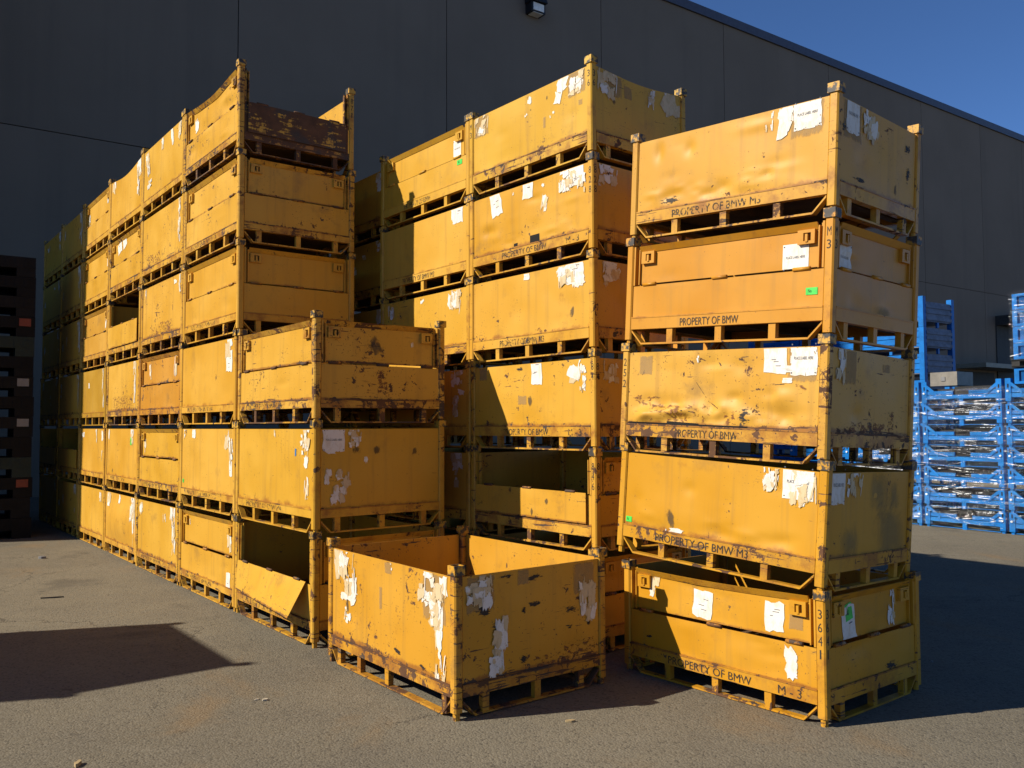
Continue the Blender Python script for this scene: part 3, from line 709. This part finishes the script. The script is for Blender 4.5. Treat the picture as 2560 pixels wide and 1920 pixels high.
# ------------------------------------------------------------------ middle block
TM = 0.6795; AXM = Vector((-math.sin(TM), math.cos(TM), 0)); FXM = Vector((math.cos(TM), math.sin(TM), 0)); M0 = Vector((0.6176, 6.3856, 0))
PM3 = [('PROPERTY OF BMW M3', 0.28, 0.36)]; PMm = [('PROPERTY OF BMW', 0.30, 0.36), ('M - 3', 0.81, 0.09)]; PMs = [('PROPERTY OF BMW', 0.30, 0.30)]
Mc = {
 0: ("of the middle block's near column", [
    ('solid yellow', dict(L=S_((.9, .85, .2, .25, 'torn')), R=G_()), dict(wear=.4), PMs, None),
    ('open-gated yellow', dict(L=dict(kind='open', wear=.55, gate=[(.35, .9, .06, .08, 'smudge'), (.55, .2, .07, .1, 'smudge'), (.68, .6, .06, .07, 'smudge')]), R=G_()), dict(wear=.45), None, {'C': [('L', '846'), ('R', '846')]}),
    ('solid yellow', dict(L=S_((.08, .9, .12, .14, 'glue'), (.57, .87, .13, .22, 'sheet'), (.87, .88, .2, .24, 'rag'), (.95, .72, .12, .24, 'torn'), (.42, .92, .2, .06, 'scuff'), (.52, .4, .1, .12, 'smudge'), (.45, .42, .12, .08, 'glue')), R=S_((.12, .82, .2, .22, 'torn'))), dict(wear=.48), PMm, {'C': [('L', '84'), ('R', '84')]}),
    ('solid yellow', dict(L=S_((.89, .88, .2, .2, 'sheet'), (.84, .84, .24, .24, 'torn'), (.92, .76, .14, .14, 'rag'), (.5, .94, .07, .05, 'sheet'), (.87, .27, .09, .14, 'smudge'), (.6, .05, .12, .06, 'rustp')), R=S_((.14, .84, .22, .22, 'torn'))), dict(wear=.28), PM3, None),
    ('punctured solid yellow', dict(L=S_((.90, .90, .2, .2, 'sheet'), (.84, .86, .22, .22, 'torn'), (.95, .70, .1, .2, 'torn'), (.51, .92, .13, .17, 'sheet'), (.22, .82, .15, .20, 'sheet', .2), (.645, .62, .08, .2, 'rag', -.3), (.57, .065, .12, .07, 'hole'), (.40, .05, .05, .025, 'hole'), (.38, .9, .03, .03, 'rag'), (.64, .88, .04, .04, 'rag'), dent=1.6, dents=((.05, .9, 30, .35, .0035),)), R=S_((.12, .84, .24, .22, 'torn'))), dict(wear=.42, color=(0.833, 0.429, 0.032)), PMm, {'C': [('L', '828'), ('R', '828')]}),
    ('label-spotted solid yellow', dict(L=S_((.80, .84, .18, .27, 'rag'), (.92, .87, .2, .24, 'torn'), (.92, .87, .22, .26, 'glue'), (.08, .85, .2, .22, 'torn'), (.08, .85, .22, .24, 'glue'), (.53, .87, .06, .08, 'rag'), (.50, .64, .04, .05, 'rag'), (.72, .50, .07, .06, 'rag'), (.54, .72, .03, .03, 'smudge'), (.68, .80, .03, .05, 'smudge'), (.66, .42, .03, .1, 'glue'), (.95, .5, .05, .05, 'glue'), dent=1.2),
        R=S_((.12, .84, .22, .28, 'torn'), (.20, .84, .2, .24, 'glue'), (.64, .80, .1, .2, 'torn'), (.88, .80, .24, .24, 'rag'), (.36, .78, .1, .12, 'glue'), (.2, .55, .06, .06, 'smudge'), sag=.03)), dict(wear=.45, color=(0.854, 0.494, 0.043)), None, {'L': [('L', 'M3')], 'C': [('L', '36'), ('R', '36')]})]),
 1: ("of the middle block's second column", [
    ('solid yellow', dict(L=S_(*rnd_labels('n1'))), {}, None, None), ('solid yellow', dict(L=S_(*rnd_labels('n2'))), {}, None, None), ('solid yellow', dict(L=S_(*rnd_labels('n3'))), {}, None, None),
    ('label-scarred solid yellow', dict(L=S_((.88, .82, .2, .32, 'torn'), (.84, .74, .14, .2, 'rag'), (.1, .8, .14, .16, 'torn'), (.5, .9, .1, .05, 'rag', .4))), dict(wear=.4), PMs, None),
    ('solid yellow', dict(L=S_((.9, .86, .2, .24, 'rag'), (.92, .88, .13, .16, 'sheet'))), dict(wear=.2), PM3, None),
    ('green-tagged gated yellow', dict(L=G_(gate=[(.91, .36, .12, .17, 'place')], low=[(.93, .80, .08, .045, 'green')], dent=.2)), dict(wear=.06), PMs, None)]),
 2: ("of the middle block's third, shaded column", [('solid yellow', dict(L=S_(*rnd_labels('o%d' % i)), R=S_((.85, .8, .2, .24, 'rag'))), {}, None, None) for i in range(6)]),
}
for ci, (cname, lv) in Mc.items():
    for l, (look, faces, kw, tx, pt) in enumerate(lv):
        t = crate(DM, '%s %s %s' % (look, ORD[l], cname), faces, text=tx, post_text=pt, seed='M%d%d' % (ci, l), detail=2 if ci < 1 else 1, fade=.5, **kw)
        c = M0 + AXM * (1.5923 * ci) + (FXM * 0.12 if ci == 2 else Vector())
        place(t, DM, TM + jr.uniform(-.004, .004), c.x + jr.uniform(-.006, .006), c.y + jr.uniform(-.006, .006), l * DM.P)

# ------------------------------------------------------------------ the single crate in front
t = crate(DS, 'open solid yellow crate standing alone on the asphalt in front of the stacks',
    dict(L=S_((.08, .88, .24, .28, 'rag'), (.14, .80, .26, .36, 'torn'), (.17, .62, .24, .26, 'rag'), (.15, .42, .05, .22, 'smudge'), (.15, .30, .10, .12, 'torn'), (.52, .93, .10, .08, 'glue'), (.55, .955, .04, .05, 'rag'),
               (.86, .84, .30, .30, 'torn'), (.88, .80, .28, .36, 'glue'), (.94, .88, .14, .2, 'rag'), (.88, .62, .2, .2, 'torn'), (.92, .42, .14, .34, 'rag'), (.93, .13, .12, .2, 'torn'), (.46, .6, .04, .16, 'glue'), (.6, .12, .2, .07, 'scuff', -.25), (.8, .06, .16, .06, 'scuff', -.2)),
         R=S_((.11, .84, .2, .22, 'torn'), (.12, .84, .22, .26, 'glue'), (.88, .84, .2, .24, 'glue'), (.92, .6, .16, .3, 'torn'), (.50, .90, .24, .08, 'scuff', .12), (.42, .93, .1, .12, 'glue'), (.50, .64, .2, .07, 'scuff', .06), (.42, .60, .07, .08, 'scuff'), (.24, .47, .2, .22, 'scuff'), (.25, .34, .12, .3, 'torn'), (.22, .18, .14, .2, 'torn'),
               (.78, .52, .18, .10, 'scuff'), (.76, .36, .1, .07, 'scuff'), (.92, .35, .08, .08, 'scuff'), (.42, .12, .09, .12, 'scuff'), (.14, .66, .2, .16, 'scuff'), (.3, .95, .2, .05, 'scuff'), (.6, .06, .3, .1, 'rustp'), (.85, .12, .4, .16, 'rustp'), dent=1.2),
         B=dict(kind='solid', wear=.55, labels=((.3, .5, .3, .2, 'scuff'),)), F=dict(kind='solid', wear=.5)),
    wear=.60, color=(0.841, 0.419, 0.034), seed='S1', detail=2, struts=dict(L=[.1, .28, .51, .92], R=[.19, .52, .82]), group='yellow stackable steel crates')
place(t, DS, 0.6593, -0.3346, 4.9854, 0.0)

# ------------------------------------------------------------------ leaning right-hand stack
Rst = [
 ('gated yellow crate with white labels, bottom of the right-hand stack', dict(
    L=G_(gate=[(.11, .72, .11, .16, 'rag'), (.42, .46, .15, .18, 'sheet', -.1), (.82, .48, .13, .18, 'sheet'), (.93, .45, .1, .1, 'glue')], low=[(.89, .52, .10, .18, 'rag'), (.12, .3, .12, .05, 'scuff')], sag=.012, dent=1.2),
    R=G_(gate=[(.22, .66, .08, .1, 'green', .2), (.22, .32, .15, .24, 'sheet', .15), (.78, .55, .1, .24, 'torn')], low=[(.7, .1, .3, .12, 'scuff')])),
    dict(wear=.36, color=(0.814, 0.393, 0.021), fade=.35), [('PROPERTY OF BMW', .26, .42), ('M - 3', .80, .1)], {'C': [('L', '3641'), ('R', '3641')]}, (1.7551, 4.8659, 0.0, .6822, -.012, -.004)),
 ('smooth solid yellow crate, second up in the right-hand stack', dict(
    L=S_((.91, .85, .20, .20, 'place'), (.93, .80, .18, .28, 'torn'), (.79, .87, .12, .18, 'torn'), (.95, .62, .1, .06, 'rag'), (.28, .18, .09, .2, 'smudge', .3), (.025, .08, .05, .038, 'green'), (.3, .03, .16, .05, 'rag'), dents=((.05, .95, 22, .25, .004), (.55, .08, .12, .04, -.012), (.8, .07, .15, .05, -.014), (.25, .2, .2, .1, .006), (.68, .12, .08, .04, .009))),
    R=S_((.08, .85, .16, .22, 'oldplace'), (.28, .83, .2, .26, 'torn'), (.6, .80, .34, .44, 'fade'), (.75, .25, .5, .5, 'fade'), (.25, .15, .3, .3, 'fade'), (.8, .7, .2, .3, 'fade'))),
    dict(wear=.34, color=(0.814, 0.402, 0.019), fade=.25), [('PROPERTY OF BMW M3', .22, .46)], None, (1.7485, 4.8677, .7358, .726, -.0322, .0579)),
 ('battered solid yellow crate with buckled panel, third up in the right-hand stack', dict(
    L=S_((.80, .88, .15, .19, 'sheet'), (.93, .86, .17, .20, 'oldplace'), (.93, .84, .22, .28, 'glue'), (.86, .74, .14, .04, 'sheet'), (.86, .60, .06, .03, 'sheet'), (.10, .82, .12, .14, 'glue'), (.40, .88, .03, .06, 'rag'),
        (.3, .17, .7, .16, 'rustp'), (.66, .15, .2, .16, 'scuff', 1.5), (.58, .13, .14, .12, 'rustp'), (.92, .50, .1, .08, 'rustp'), (.1, .33, .3, .1, 'rustp'), (.5, .28, .3, .012, 'scuff', -.5), (.42, .5, .3, .010, 'scuff', -.9), (.8, .55, .3, .010, 'scuff', .05), (.36, .2, .3, .014, 'scuff', -.1), (.33, .030, .26, .022, 'hole', -.03), (.12, .022, .34, .012, 'hole'), (.5, .02, .5, .012, 'hole'),
        dent=2.2, dents=((.03, .55, 46, .30, .011), (.5, .97, 26, .22, .008), (.1, .9, 14, .8, .004), (.22, .14, .22, .06, .040), (.30, .10, .13, .05, -.055), (.42, .2, .16, .06, .022), (.1, .12, .1, .05, .03), (.66, .12, .2, .06, .014), (.45, .42, .1, .3, -.010), (.2, .3, .3, .05, -.016), (.55, .1, .05, .04, -.02))),
    R=S_((.10, .84, .12, .26, 'torn'), (.22, .82, .14, .26, 'glue'), (.5, .06, .8, .12, 'rustp'), (.68, .84, .12, .06, 'glue'), (.75, .2, .12, .14, 'rustp'), dent=1.4)),
    dict(wear=.55, rust=.05, color=(0.853, 0.457, 0.056), fade=.4), [('PROPERTY OF BMW', .31, .31)], {'L': [('L', '252')]}, (1.7751, 4.8523, 1.4599, .7248, -.0312, .0396)),
 ('clean gated tan-yellow crate, fourth up in the right-hand stack', dict(
    L=G_(gate=[(.89, .30, .17, .165, 'place')], low=[(.95, .42, .075, .042, 'green')], dent=.25),
    R=G_(gate=[(.10, .30, .15, .165, 'place')], low=[(.6, .1, .3, .1, 'fade')], dent=.8)),  # the low patch is a reflection put into the colour
    dict(wear=.05, color=(0.814, 0.366, 0.026), fade=.05), [('PROPERTY OF BMW', .31, .29)], {'C': [('L', 'M3'), ('R', 'M3')]}, (1.8169, 4.8402, 2.1844, .7238, -.012, .050)),
 ('pale solid yellow crate with speckled dents, top of the right-hand stack', dict(
    L=S_((.905, .85, .18, .18, 'oldplace'), (.90, .85, .24, .3, 'glue'), (.79, .83, .12, .22, 'rag'), (.74, .84, .03, .16, 'torn'), (.71, .80, .02, .12, 'torn'), (.2, .1, .3, .1, 'scuff'), dent=1.5, dents=((.03, .75, 40, .30, .0045), (.2, .15, .08, .04, -.01), (.35, .1, .05, .03, .01), (.5, .16, .05, .03, -.01), (.62, .1, .06, .03, .01), (.1, .2, .07, .04, .008))),
    R=S_((.14, .84, .16, .22, 'oldplace'), (.14, .82, .24, .3, 'glue'), (.36, .80, .2, .22, 'torn'), (.44, .8, .08, .14, 'rag'), (.90, .42, .12, .2, 'scuff'), (.88, .75, .16, .12, 'scuff'), (.72, .16, .08, .14, 'smudge'), (.04, .68, .1, .2, 'scuff'), (.25, .1, .3, .06, 'scuff'))),
    dict(wear=.32, color=(0.853, 0.438, 0.039), fade=.55), [('PROPERTY OF BMW M3', .24, .44)], None, (1.8736, 4.8813, 2.9308, .7298, -.0021, .0546)),
]
for i, (lab, faces, kw, tx, pt, (x, y, z, yaw, tx_, ty_)) in enumerate(Rst):
    dr = DR1 if i == 0 else DR
    t = crate(dr, lab, faces, text=tx, post_text=pt, seed='R%d' % i, detail=2, **kw)
    place(t, dr, yaw, x, y, z, tx_, ty_)

# ------------------------------------------------------------------ crates out of frame on the left: they cast the shadow on the asphalt
q = Vector((-6.48, 5.00, 0))
for l in range(4):
    t = crate(DA, 'yellow steel crate in a stack beyond the left edge, %s' % ['on the ground', 'second up', 'third up', 'topmost'][l], dict(L=S_(), R=S_()), seed='X%d' % l, detail=0)
    c = q - FX * DA.D
    place(t, DA, TA, c.x, c.y, l * DA.P)

# ------------------------------------------------------------------ dark pallet boxes at the left edge
BLKP = [plain('black_plastic', (0.010, 0.010, 0.012), 0.6, var=.3, spec=.15, tone=.4), plain('charcoal_plastic', (0.016, 0.016, 0.018), 0.65, var=.3, spec=.15, tone=.45), plain('dark_green_mesh', (0.010, 0.026, 0.02), 0.7, var=.4, scale=30)]
WHITEP = plain('white_card', (0.30, 0.30, 0.31), 0.7); TANP = plain('tan_scrap', (0.62, 0.54, 0.40), 0.8)
def pallet_box(i):
    names = ['black', 'charcoal']
    mt = BLKP[2] if i in (9, 3) else BLKP[i % 2]
    kind = 'dark green mesh-sided' if i in (9, 3) else names[i % 2] + ' plastic'
    extra = {5: ' with a white card', 7: ' with a white card', 10: ' with an orange tag', 2: ' with an orange tag'}.get(i, '')
    pos = ['bottom layer', 'second layer', 'third layer', 'fourth layer', 'fifth layer', 'sixth layer', 'seventh layer', 'eighth layer', 'ninth layer', 'tenth layer', 'eleventh layer', 'twelfth layer', 'thirteenth layer', 'top layer'][i]
    t = thing('folded_pallet_box', (0, 0, 0), '%s pallet box%s, %s of the dark left stack' % (kind, extra, pos), 'pallet box', 'dark pallet boxes stacked at the left edge')
    D, L, h = 1.22, 1.05, 0.312; j = random.Random(i).uniform(-.015, .015)
    m = MB(); m.box(0, D, 0, L, 0.13, h - 0.004)
    for a in range(9): m.box(.06 + a * .125, .12 + a * .125, -.008, -.0005, .15, h - .03)
    m.build('tray', [mt], t)
    for x0, x1 in ((0, .14), (.54, .68), (D - .26, D)):
        m = MB(); m.box(x0, x1, 0.003, L - .003, 0, 0.1295); m.build('foot', [mt], t)
    if extra:
        m = MB(); m.box(D - .22, D - .06, -.014, -.0095, .16, .28); m.build('card', [ORANGE if 'orange' in extra else WHITEP], t)
    t.location = Vector((-7.47, 13.3, i * h)) - wfx * (D - j); t.rotation_euler = (0, 0, WA)
for i in range(14): pallet_box(i)
def sky_block_stack(n):      # unseen boxes added past the left edge to cut skylight on the far crates
    for i in range(14):
        t = thing('folded_pallet_box', Vector((-7.47, 13.3, i * .312)) - wfx * (1.22 * (n + 2) + .08 * (n + 1)) + wn * (.95 * (n + 1)), 'added black pallet box out of view on the left, blocking skylight', 'pallet box', 'dark pallet boxes stacked at the left edge', rz=WA)
        m = MB(); m.box(0, 1.22, 0, 1.05, .13, .308); m.build('tray', [BLKP[i % 2]], t)
        for x0, x1 in ((0, .14), (.54, .68), (.96, 1.22)):
            m = MB(); m.box(x0, x1, .003, 1.047, 0, .1295); m.build('foot', [BLKP[i % 2]], t)
for n in range(2): sky_block_stack(n)

# ------------------------------------------------------------------ blue frames, film and crates on the right
BLUE = plain('blue_paint', (0.003, 0.150, 0.50), 0.45, var=.22, tone=.85, spec=.25); BLUEW = plain('worn_blue_paint', (0.20, 0.25, 0.36), 0.6, var=.3)
GREYT = plain('grey_tote_plastic', (0.016, 0.016, 0.018), 0.5, var=.5); LIGHTT = plain('pale_tote', (0.60, 0.60, 0.58), 0.5, var=.12, tone=.95)
KNOB = plain('zinc_bolt', (0.7, 0.7, 0.7), 0.35, tone=1.0)
def make_film():
    k = NT('stretch_film'); v, oi, tc = k.objvec()
    st = k.noise(k.mul(v, (1.6, 1.6, 16)), 1.0, 6, 0.6, 1.2); pt = k.noise(v, 1.7, 3, 0.6)
    wr = k.noise(k.mul(v, (6, 6, 20)), 1.0, 6, 0.7, 1.5)
    bn = k.n('ShaderNodeBump'); bn.inputs['Strength'].default_value = 1.0; bn.inputs['Distance'].default_value = 0.05; k.put(bn.inputs['Height'], wr)
    gl = k.n('ShaderNodeBsdfGlossy'); gl.inputs['Roughness'].default_value = 0.09; gl.inputs['Color'].default_value = (1, 1, 1, 1); k.t.links.new(bn.outputs[0], gl.inputs['Normal'])
    df = k.n('ShaderNodeBsdfDiffuse'); df.inputs['Color'].default_value = (.75, .8, .85, 1)
    m1 = k.n('ShaderNodeMixShader'); m1.inputs[0].default_value = 0.04; k.t.links.new(gl.outputs[0], m1.inputs[1]); k.t.links.new(df.outputs[0], m1.inputs[2])
    tr = k.n('ShaderNodeBsdfTransparent'); mx = k.n('ShaderNodeMixShader')
    f = k.math('ADD', 0.04, k.math('MULTIPLY', k.ss(st, 0.54, 0.66), k.math('MULTIPLY', k.ss(pt, 0.40, 0.60), 0.55)))
    k.put(mx.inputs[0], f); k.t.links.new(tr.outputs[0], mx.inputs[1]); k.t.links.new(m1.outputs[0], mx.inputs[2])
    o = k.n('ShaderNodeOutputMaterial'); k.t.links.new(mx.outputs[0], o.inputs[0])
    return k.m
FILM = make_film()
def make_glint_strand():  # white film ropes whose colour stands in for glints on the wrinkles
    k = NT('film_glint_strand'); v, oi, tc = k.objvec()
    n = k.noise(v, 9, 4, 0.7)
    return k.out((0.85, 0.88, 0.92), 0.25, 0.0, k.noise(v, 60, 3), 0.8, 0.004, 0.9, alpha=k.math('MULTIPLY', k.ss(n, 0.42, 0.62), 0.8), tone=1.0)
GLINT_STRAND = make_glint_strand()
TB = 0.978 - 0.30; BFX = Vector((math.cos(TB), math.sin(TB), 0)); d_ = Vector((7.642 - 6.914, 13.307 - 14.388, 0)).normalized()
BAX = -d_; BFX = Vector((BAX.y, -BAX.x, 0)); BYAW = math.atan2(BFX.y, BFX.x)
RL, RD, RP = 1.30, 1.05, 0.336
CORN = Vector((7.642, 13.307, 0))          # near corner of the front rack column
def blue_frame(ci, l, top):
    o = CORN + BAX * ((ci) * (RL + 0.055)); cn = {-1: 'rightmost wrapped column', 0: 'wide wrapped column', 1: 'wrapped column beside the yellow stack', 2: 'column seen through the yellow stack'}[ci]
    t = thing('blue_stillage', o + Vector((0, 0, l * RP)), 'low blue steel frame, layer %s of the %s' % (['one', 'two', 'three', 'four', 'five', 'six', 'seven'][l], cn), 'steel frame', 'blue steel frames stacked on the right', rz=BYAW)
    pw = .085
    for x, y in ((0, 0), (0, RL - pw), (RD - pw, 0), (RD - pw, RL - pw)):
        m = MB(); hh = RP - .004 if not top else RP + .06
        m.box(x, x + pw, y, y + pw, 0.04, hh); m.box(x + .02, x + pw - .02, y + .02, y + pw - .02, 0, .0395)
        p = m.build('post', [BLUE], t)
        if x == 0:
            m = MB(); m.tube((-.022, y + pw / 2, .2), (0.002, y + pw / 2, .2), .016); m.build('bolt', [KNOB], p)
            m = MB(); m.box(-.004, -.0005, y + .03, y + .05, .25, .31); m.build('slot', [HOLE], p)
    m = MB(); m.box(0.012, .06, pw, RL - pw, .10, .165); m.build('lower_rail', [BLUE], t)
    m = MB(); m.box(0.018, .05, pw, RL * .40, .175, .235); m.box(0.018, .05, RL * .60, RL - pw, .175, .235)
    for s in (1, -1):
        y0 = RL / 2 + s * (RL / 2 - pw); a, b = y0, y0 - s * .17
        lo, hi = min(a, b), max(a, b)
        za, zb = (.166, .3) if s < 0 else (.3, .166)
        if s > 0: za, zb = .17, .31
        else: za, zb = .31, .17
        c = [(0.002, lo, za - .03), (.0115, lo, za - .03), (.0115, hi, zb - .03), (0.002, hi, zb - .03), (0.002, lo, za + .03), (.0115, lo, za + .03), (.0115, hi, zb + .03), (0.002, hi, zb + .03)]
        m.hexa(c)
    m.build('gate_bar', [BLUE], t)
    m = MB(); m.box(0.02, .06, RL / 2 - .035, RL / 2 + .035, .0, .0995); m.box(0.025, .055, pw, RL - pw, .012, .022); m.build('centre_strut', [BLUE], t)
    m = MB(); m.box(RD - .06, RD - .015, pw, RL - pw, .10, .235); m.build('rear_rail', [BLUE], t)
    for y0 in (0.012, RL - .06):
        m = MB(); m.box(pw, RD - pw, y0, y0 + .045, .10, .235); m.build('side_rail', [BLUE], t)
    m = MB(); m.box(.22, RD - .1, .11, RL * .66, .17, RP - .03); m.box(.24, RD - .1, RL * .68, RL - .11, .17, RP - .06)
    ct = m.build('dark_tote', [GREYT]); ct.location = t.location; ct.rotation_euler = t.rotation_euler
    tag(ct, 'dark plastic totes inside blue frame layer %s of the %s' % (['one', 'two', 'three', 'four', 'five', 'six', 'seven'][l], cn), 'tote', 'dark totes inside the blue frames')
def film_wrap(name, o, rz, x0, x1, y0, y1, z0, z1, label, seed):
    rng = random.Random(seed); m = MB(); N = 26; M = 22
    def pt(s, z):
        r = 0.0
        per = [(x0, y1), (x0, y0), (x1, y0)]
        L1, L2 = y1 - y0, x1 - x0; a = s * (L1 + L2)
        p = (x0, y1 - a) if a < L1 else (x0 + a - L1, y0)
        return p
    ph = [rng.uniform(0, 6) for _ in range(6)]
    V = {}
    for j in range(M + 1):
        for i in range(N + 1):
            s = i / N; x, y = pt(s, 0); z = z0 + (z1 - z0) * j / M
            off = .008 + .007 * math.sin(9 * s + 3.1 * j + ph[0]) * math.sin(1.7 * j + ph[1] + 5 * s)
            L1 = y1 - y0; a = s * (L1 + x1 - x0)
            if a < L1: x -= off
            else: y -= off
            V[i, j] = (x, y, z + .02 * math.sin(5 * s + ph[2]))
    for j in range(M):
        for i in range(N): m.face([V[i, j], V[i + 1, j], V[i + 1, j + 1], V[i, j + 1]], 0, None, True)
    for q in range(int(70 * (z1 - z0))):  # thin white strips drawn as glints along the wrap
        ia = rng.randint(0, N - 6); ib = min(N, ia + rng.randint(4, 18)); zq = rng.uniform(z0 + .05, z1 - .05); dz = rng.uniform(-.16, .16); tw = rng.choice((.0012, .002, .003, .006))
        pr = None
        for i in range(ia, ib + 1):
            x, y, _ = V[i, 0]; fr = (i - ia) / (ib - ia); zz = max(z0, min(z1, zq + dz * fr + .02 * math.sin(3.1 * fr + q)))
            L1 = y1 - y0; a = i / N * (L1 + x1 - x0)
            if a < L1: x -= .012
            else: y -= .012
            if pr: m.face([(pr[0], pr[1], pr[2] - tw), (x, y, zz - tw), (x, y, zz + tw), (pr[0], pr[1], pr[2] + tw)], 1)
            pr = (x, y, zz)
    f = m.build(name, [FILM, GLINT_STRAND]); f.location = o; f.rotation_euler = (0, 0, rz)
    return tag(f, label, 'film')
for ci in (-1, 0, 1, 2):
    for l in range(7): blue_frame(ci, l, l == 6)
film_wrap('stretch_film', CORN, BYAW, -.03, RD, -.02, RL + .02, .06, 2.28, 'clear stretch film wrapped round the wide column of blue frames', 1)
film_wrap('stretch_film', CORN - BAX * (RL + .055), BYAW, -.03, RD, -.02, RL + .02, .06, 2.28, 'clear stretch film wrapped round the rightmost column of blue frames', 2)
film_wrap('stretch_film', CORN + BAX * (RL + .055), BYAW, -.03, RD, -.02, RL + .02, .06, 2.28, 'clear stretch film on the blue column beside the yellow stack', 3)
# wrapped white crates on the rightmost column
RT = CORN - BAX * (RL + .055); YT = RL - .13
for l, z in enumerate((2.32, 2.70, 2.955, 3.21, 3.465)):
    h = .25
    t = thing('blue_tote', RT + BFX * .03 + Vector((0, 0, z)), 'blue-edged white tote, %s above the rightmost blue stillages' % ['beneath the dark pallet', 'first on the pallet', 'second on the pallet', 'third on the pallet', 'topmost'][l], 'tote', 'wrapped totes on the rightmost frames', rz=BYAW)
    m = MB(); m.box(0, 1.0, 0, YT, .0, .04); m.box(0, 1.0, 0, YT, h - .045, h - .003); m.box(0, .05, 0, .07, .04, h - .045); m.box(0, .05, YT - .07, YT, .04, h - .045); m.box(.95, 1, 0, YT, .04, h - .045)
    for a in range(7): m.box(.025, .05, YT - .10 - a * .012, YT - .094 - a * .012, .04, h - .045)
    m.build('tote_rim', [BLUE], t)
    m = MB(); m.box(.02, .94, .075, YT - .20, .0405, h - .0455); m.build('tote_wall', [LIGHTT], t)
t = thing('dark_pallet', RT + Vector((0, 0, 2.575)), 'dark plastic pallet between the wrapped white totes', 'pallet', rz=BYAW)
m = MB(); m.box(0, 1.05, 0, YT + .02, .09, .12); m.box(0, 1.05, 0, YT + .02, 0, .02); m.build('deck_board', [BLKP[0]], t)
for y in (0, .5, YT - .1):
    m = MB(); m.box(0, 1.05, y, y + .12, .0205, .0895); m.build('block', [GREYT], t)
film_wrap('stretch_film', RT + Vector((0, 0, 2.68)), BYAW, -.02, 1.02, -.02, YT + .02, 0, 1.06, 'clear stretch film round the white totes at right', 4)
t = thing('wrapped_carton', CORN + BAX * .80 + BFX * .20 + Vector((0, 0, 2.345)), 'grey wrapped carton on top of the wide column of blue frames', 'carton', rz=BYAW)
m = MB(); m.box(0, .5, 0, .46, .0, .23); m.build('carton', [plain('grey_carton', (.30, .28, .25), .4, var=.2)], t)
m = MB(); m.box(-.012, -.0005, .2, .27, .08, .15); m.build('white_sticker', [WHITEP], t)
# taller blue crates behind
def blue_crate(ci, l):
    o = Vector((8.0, 16.5, 0)) + BAX * (ci * 1.45)
    nth = ['ground', 'second', 'third', 'fourth', 'fifth', 'sixth', 'seventh', 'top'][l]
    t = thing('blue_steel_crate', o + Vector((0, 0, l * .515)), 'ribbed blue steel crate, %s level of the %s tall blue column' % (nth, ['right', 'middle', 'left'][ci]), 'metal crate', 'tall blue steel crates behind the yellow stack', rz=BYAW)
    D, L, pw = 1.12, 1.42, .10
    top = l == 7
    for x, y in ((0, 0), (D - pw, 0), (0, L - pw), (D - pw, L - pw)):
        m = MB(); m.box(x, x + pw, y, y + pw, 0, .511 if not top else .60); m.build('post', [BLUE], t)
    for nm, args in dict(L=(.012, .03), B=(D - .03, D - .012)).items():
        m = MB(); m.box(args[0], args[1], pw, L - pw, .13, .50)
        for z in (.2, .32, .44): m.box(args[0] - .012, args[0] - .0005, pw, L - pw, z, z + .02)
        m.build('side_panel', [BLUE], t)
    for y0 in (.012, L - .03):
        m = MB(); m.box(pw, D - pw, y0, y0 + .018, .13, .50)
        for z in (.14, .27, .38): m.box(pw, D - pw, y0 - .02, y0 - .0005, z, z + .06)
        m.build('end_panel', [BLUEW], t)
    m = MB(); m.box(.02, D - .02, .02, L - .02, .11, .128); m.build('deck', [BLUEW], t)
    m = MB(); m.box(D / 2 - .03, D / 2 + .03, .02, .06, 0, .109); m.build('strut', [BLUE], t); m = MB(); m.box(.02, .06, L / 2 - .03, L / 2 + .03, 0, .109); m.build('strut', [BLUE], t)
for ci in range(3):
    for l in range(8): blue_crate(ci, l)
t = thing('ribbed_grey_crate', Vector((8.75, 18.6, 0)) + BAX * .2, 'pale grey ribbed crate stack behind the tall blue crates', 'crate', rz=BYAW)
m = MB(); m.box(-.35, .25, 0, 1.1, 0, 4.95)
for i in range(16): m.box(-.38, .28, -.03, 1.13, .1 + i * .3, .16 + i * .3)
m.build('crate_wall', [plain('pale_grey_plastic', (.36, .37, .38), .6)], t)

# ------------------------------------------------------------------ litter on the asphalt
WOOD = plain('raw_wood', (.55, .40, .20), .8)
def litter(name, loc, sx, sy, sz, rz, mat, label, cat, seed):
    r = random.Random(seed); m = MB(); n = 9
    ring = [(sx * (0.7 + .5 * r.random()) * math.cos(2 * math.pi * i / n), sy * (0.7 + .5 * r.random()) * math.sin(2 * math.pi * i / n)) for i in range(n)]
    m.prism(ring, 0.001, sz); o = m.build(name, [mat]); o.location = loc; o.rotation_euler = (0, 0, rz); return tag(o, label, cat)
o = litter('wood_stick', (-2.195, 4.385, 0), .014, .032, .02, .1, WOOD, 'short pale wood stick at the bottom left edge', 'wood', 1)
litter('wood_chip', (.326, 4.992, 0), .028, .012, .012, .2, WOOD, 'yellowish wood chip near the lone crate', 'wood', 2)
litter('paper_scrap', (-1.60, 5.41, 0), .015, .009, .006, .4, TANP, 'smaller crumpled pale paper scrap on the open asphalt', 'paper', 3)
litter('paper_scrap', (-1.545, 5.40, 0), .02, .013, .010, .9, TANP, 'larger crumpled pale paper scrap on the open asphalt', 'paper', 4)
litter('twig', (-4.6, 8.62, 0), .10, .012, .012, .3, DARKSTEEL, 'dark twig lying above the left shadow', 'twig', 5)
litter('plastic_scrap', (-6.13, 11.2, 0), .05, .03, .03, .0, WHITEP, 'small white scrap at the foot of the last sunlit column', 'litter', 6)
litter('pebble', (3.0, 6.2, 0), .011, .010, .008, .0, WHITEP, 'small pale pebble on the shaded asphalt at right', 'pebble', 7)
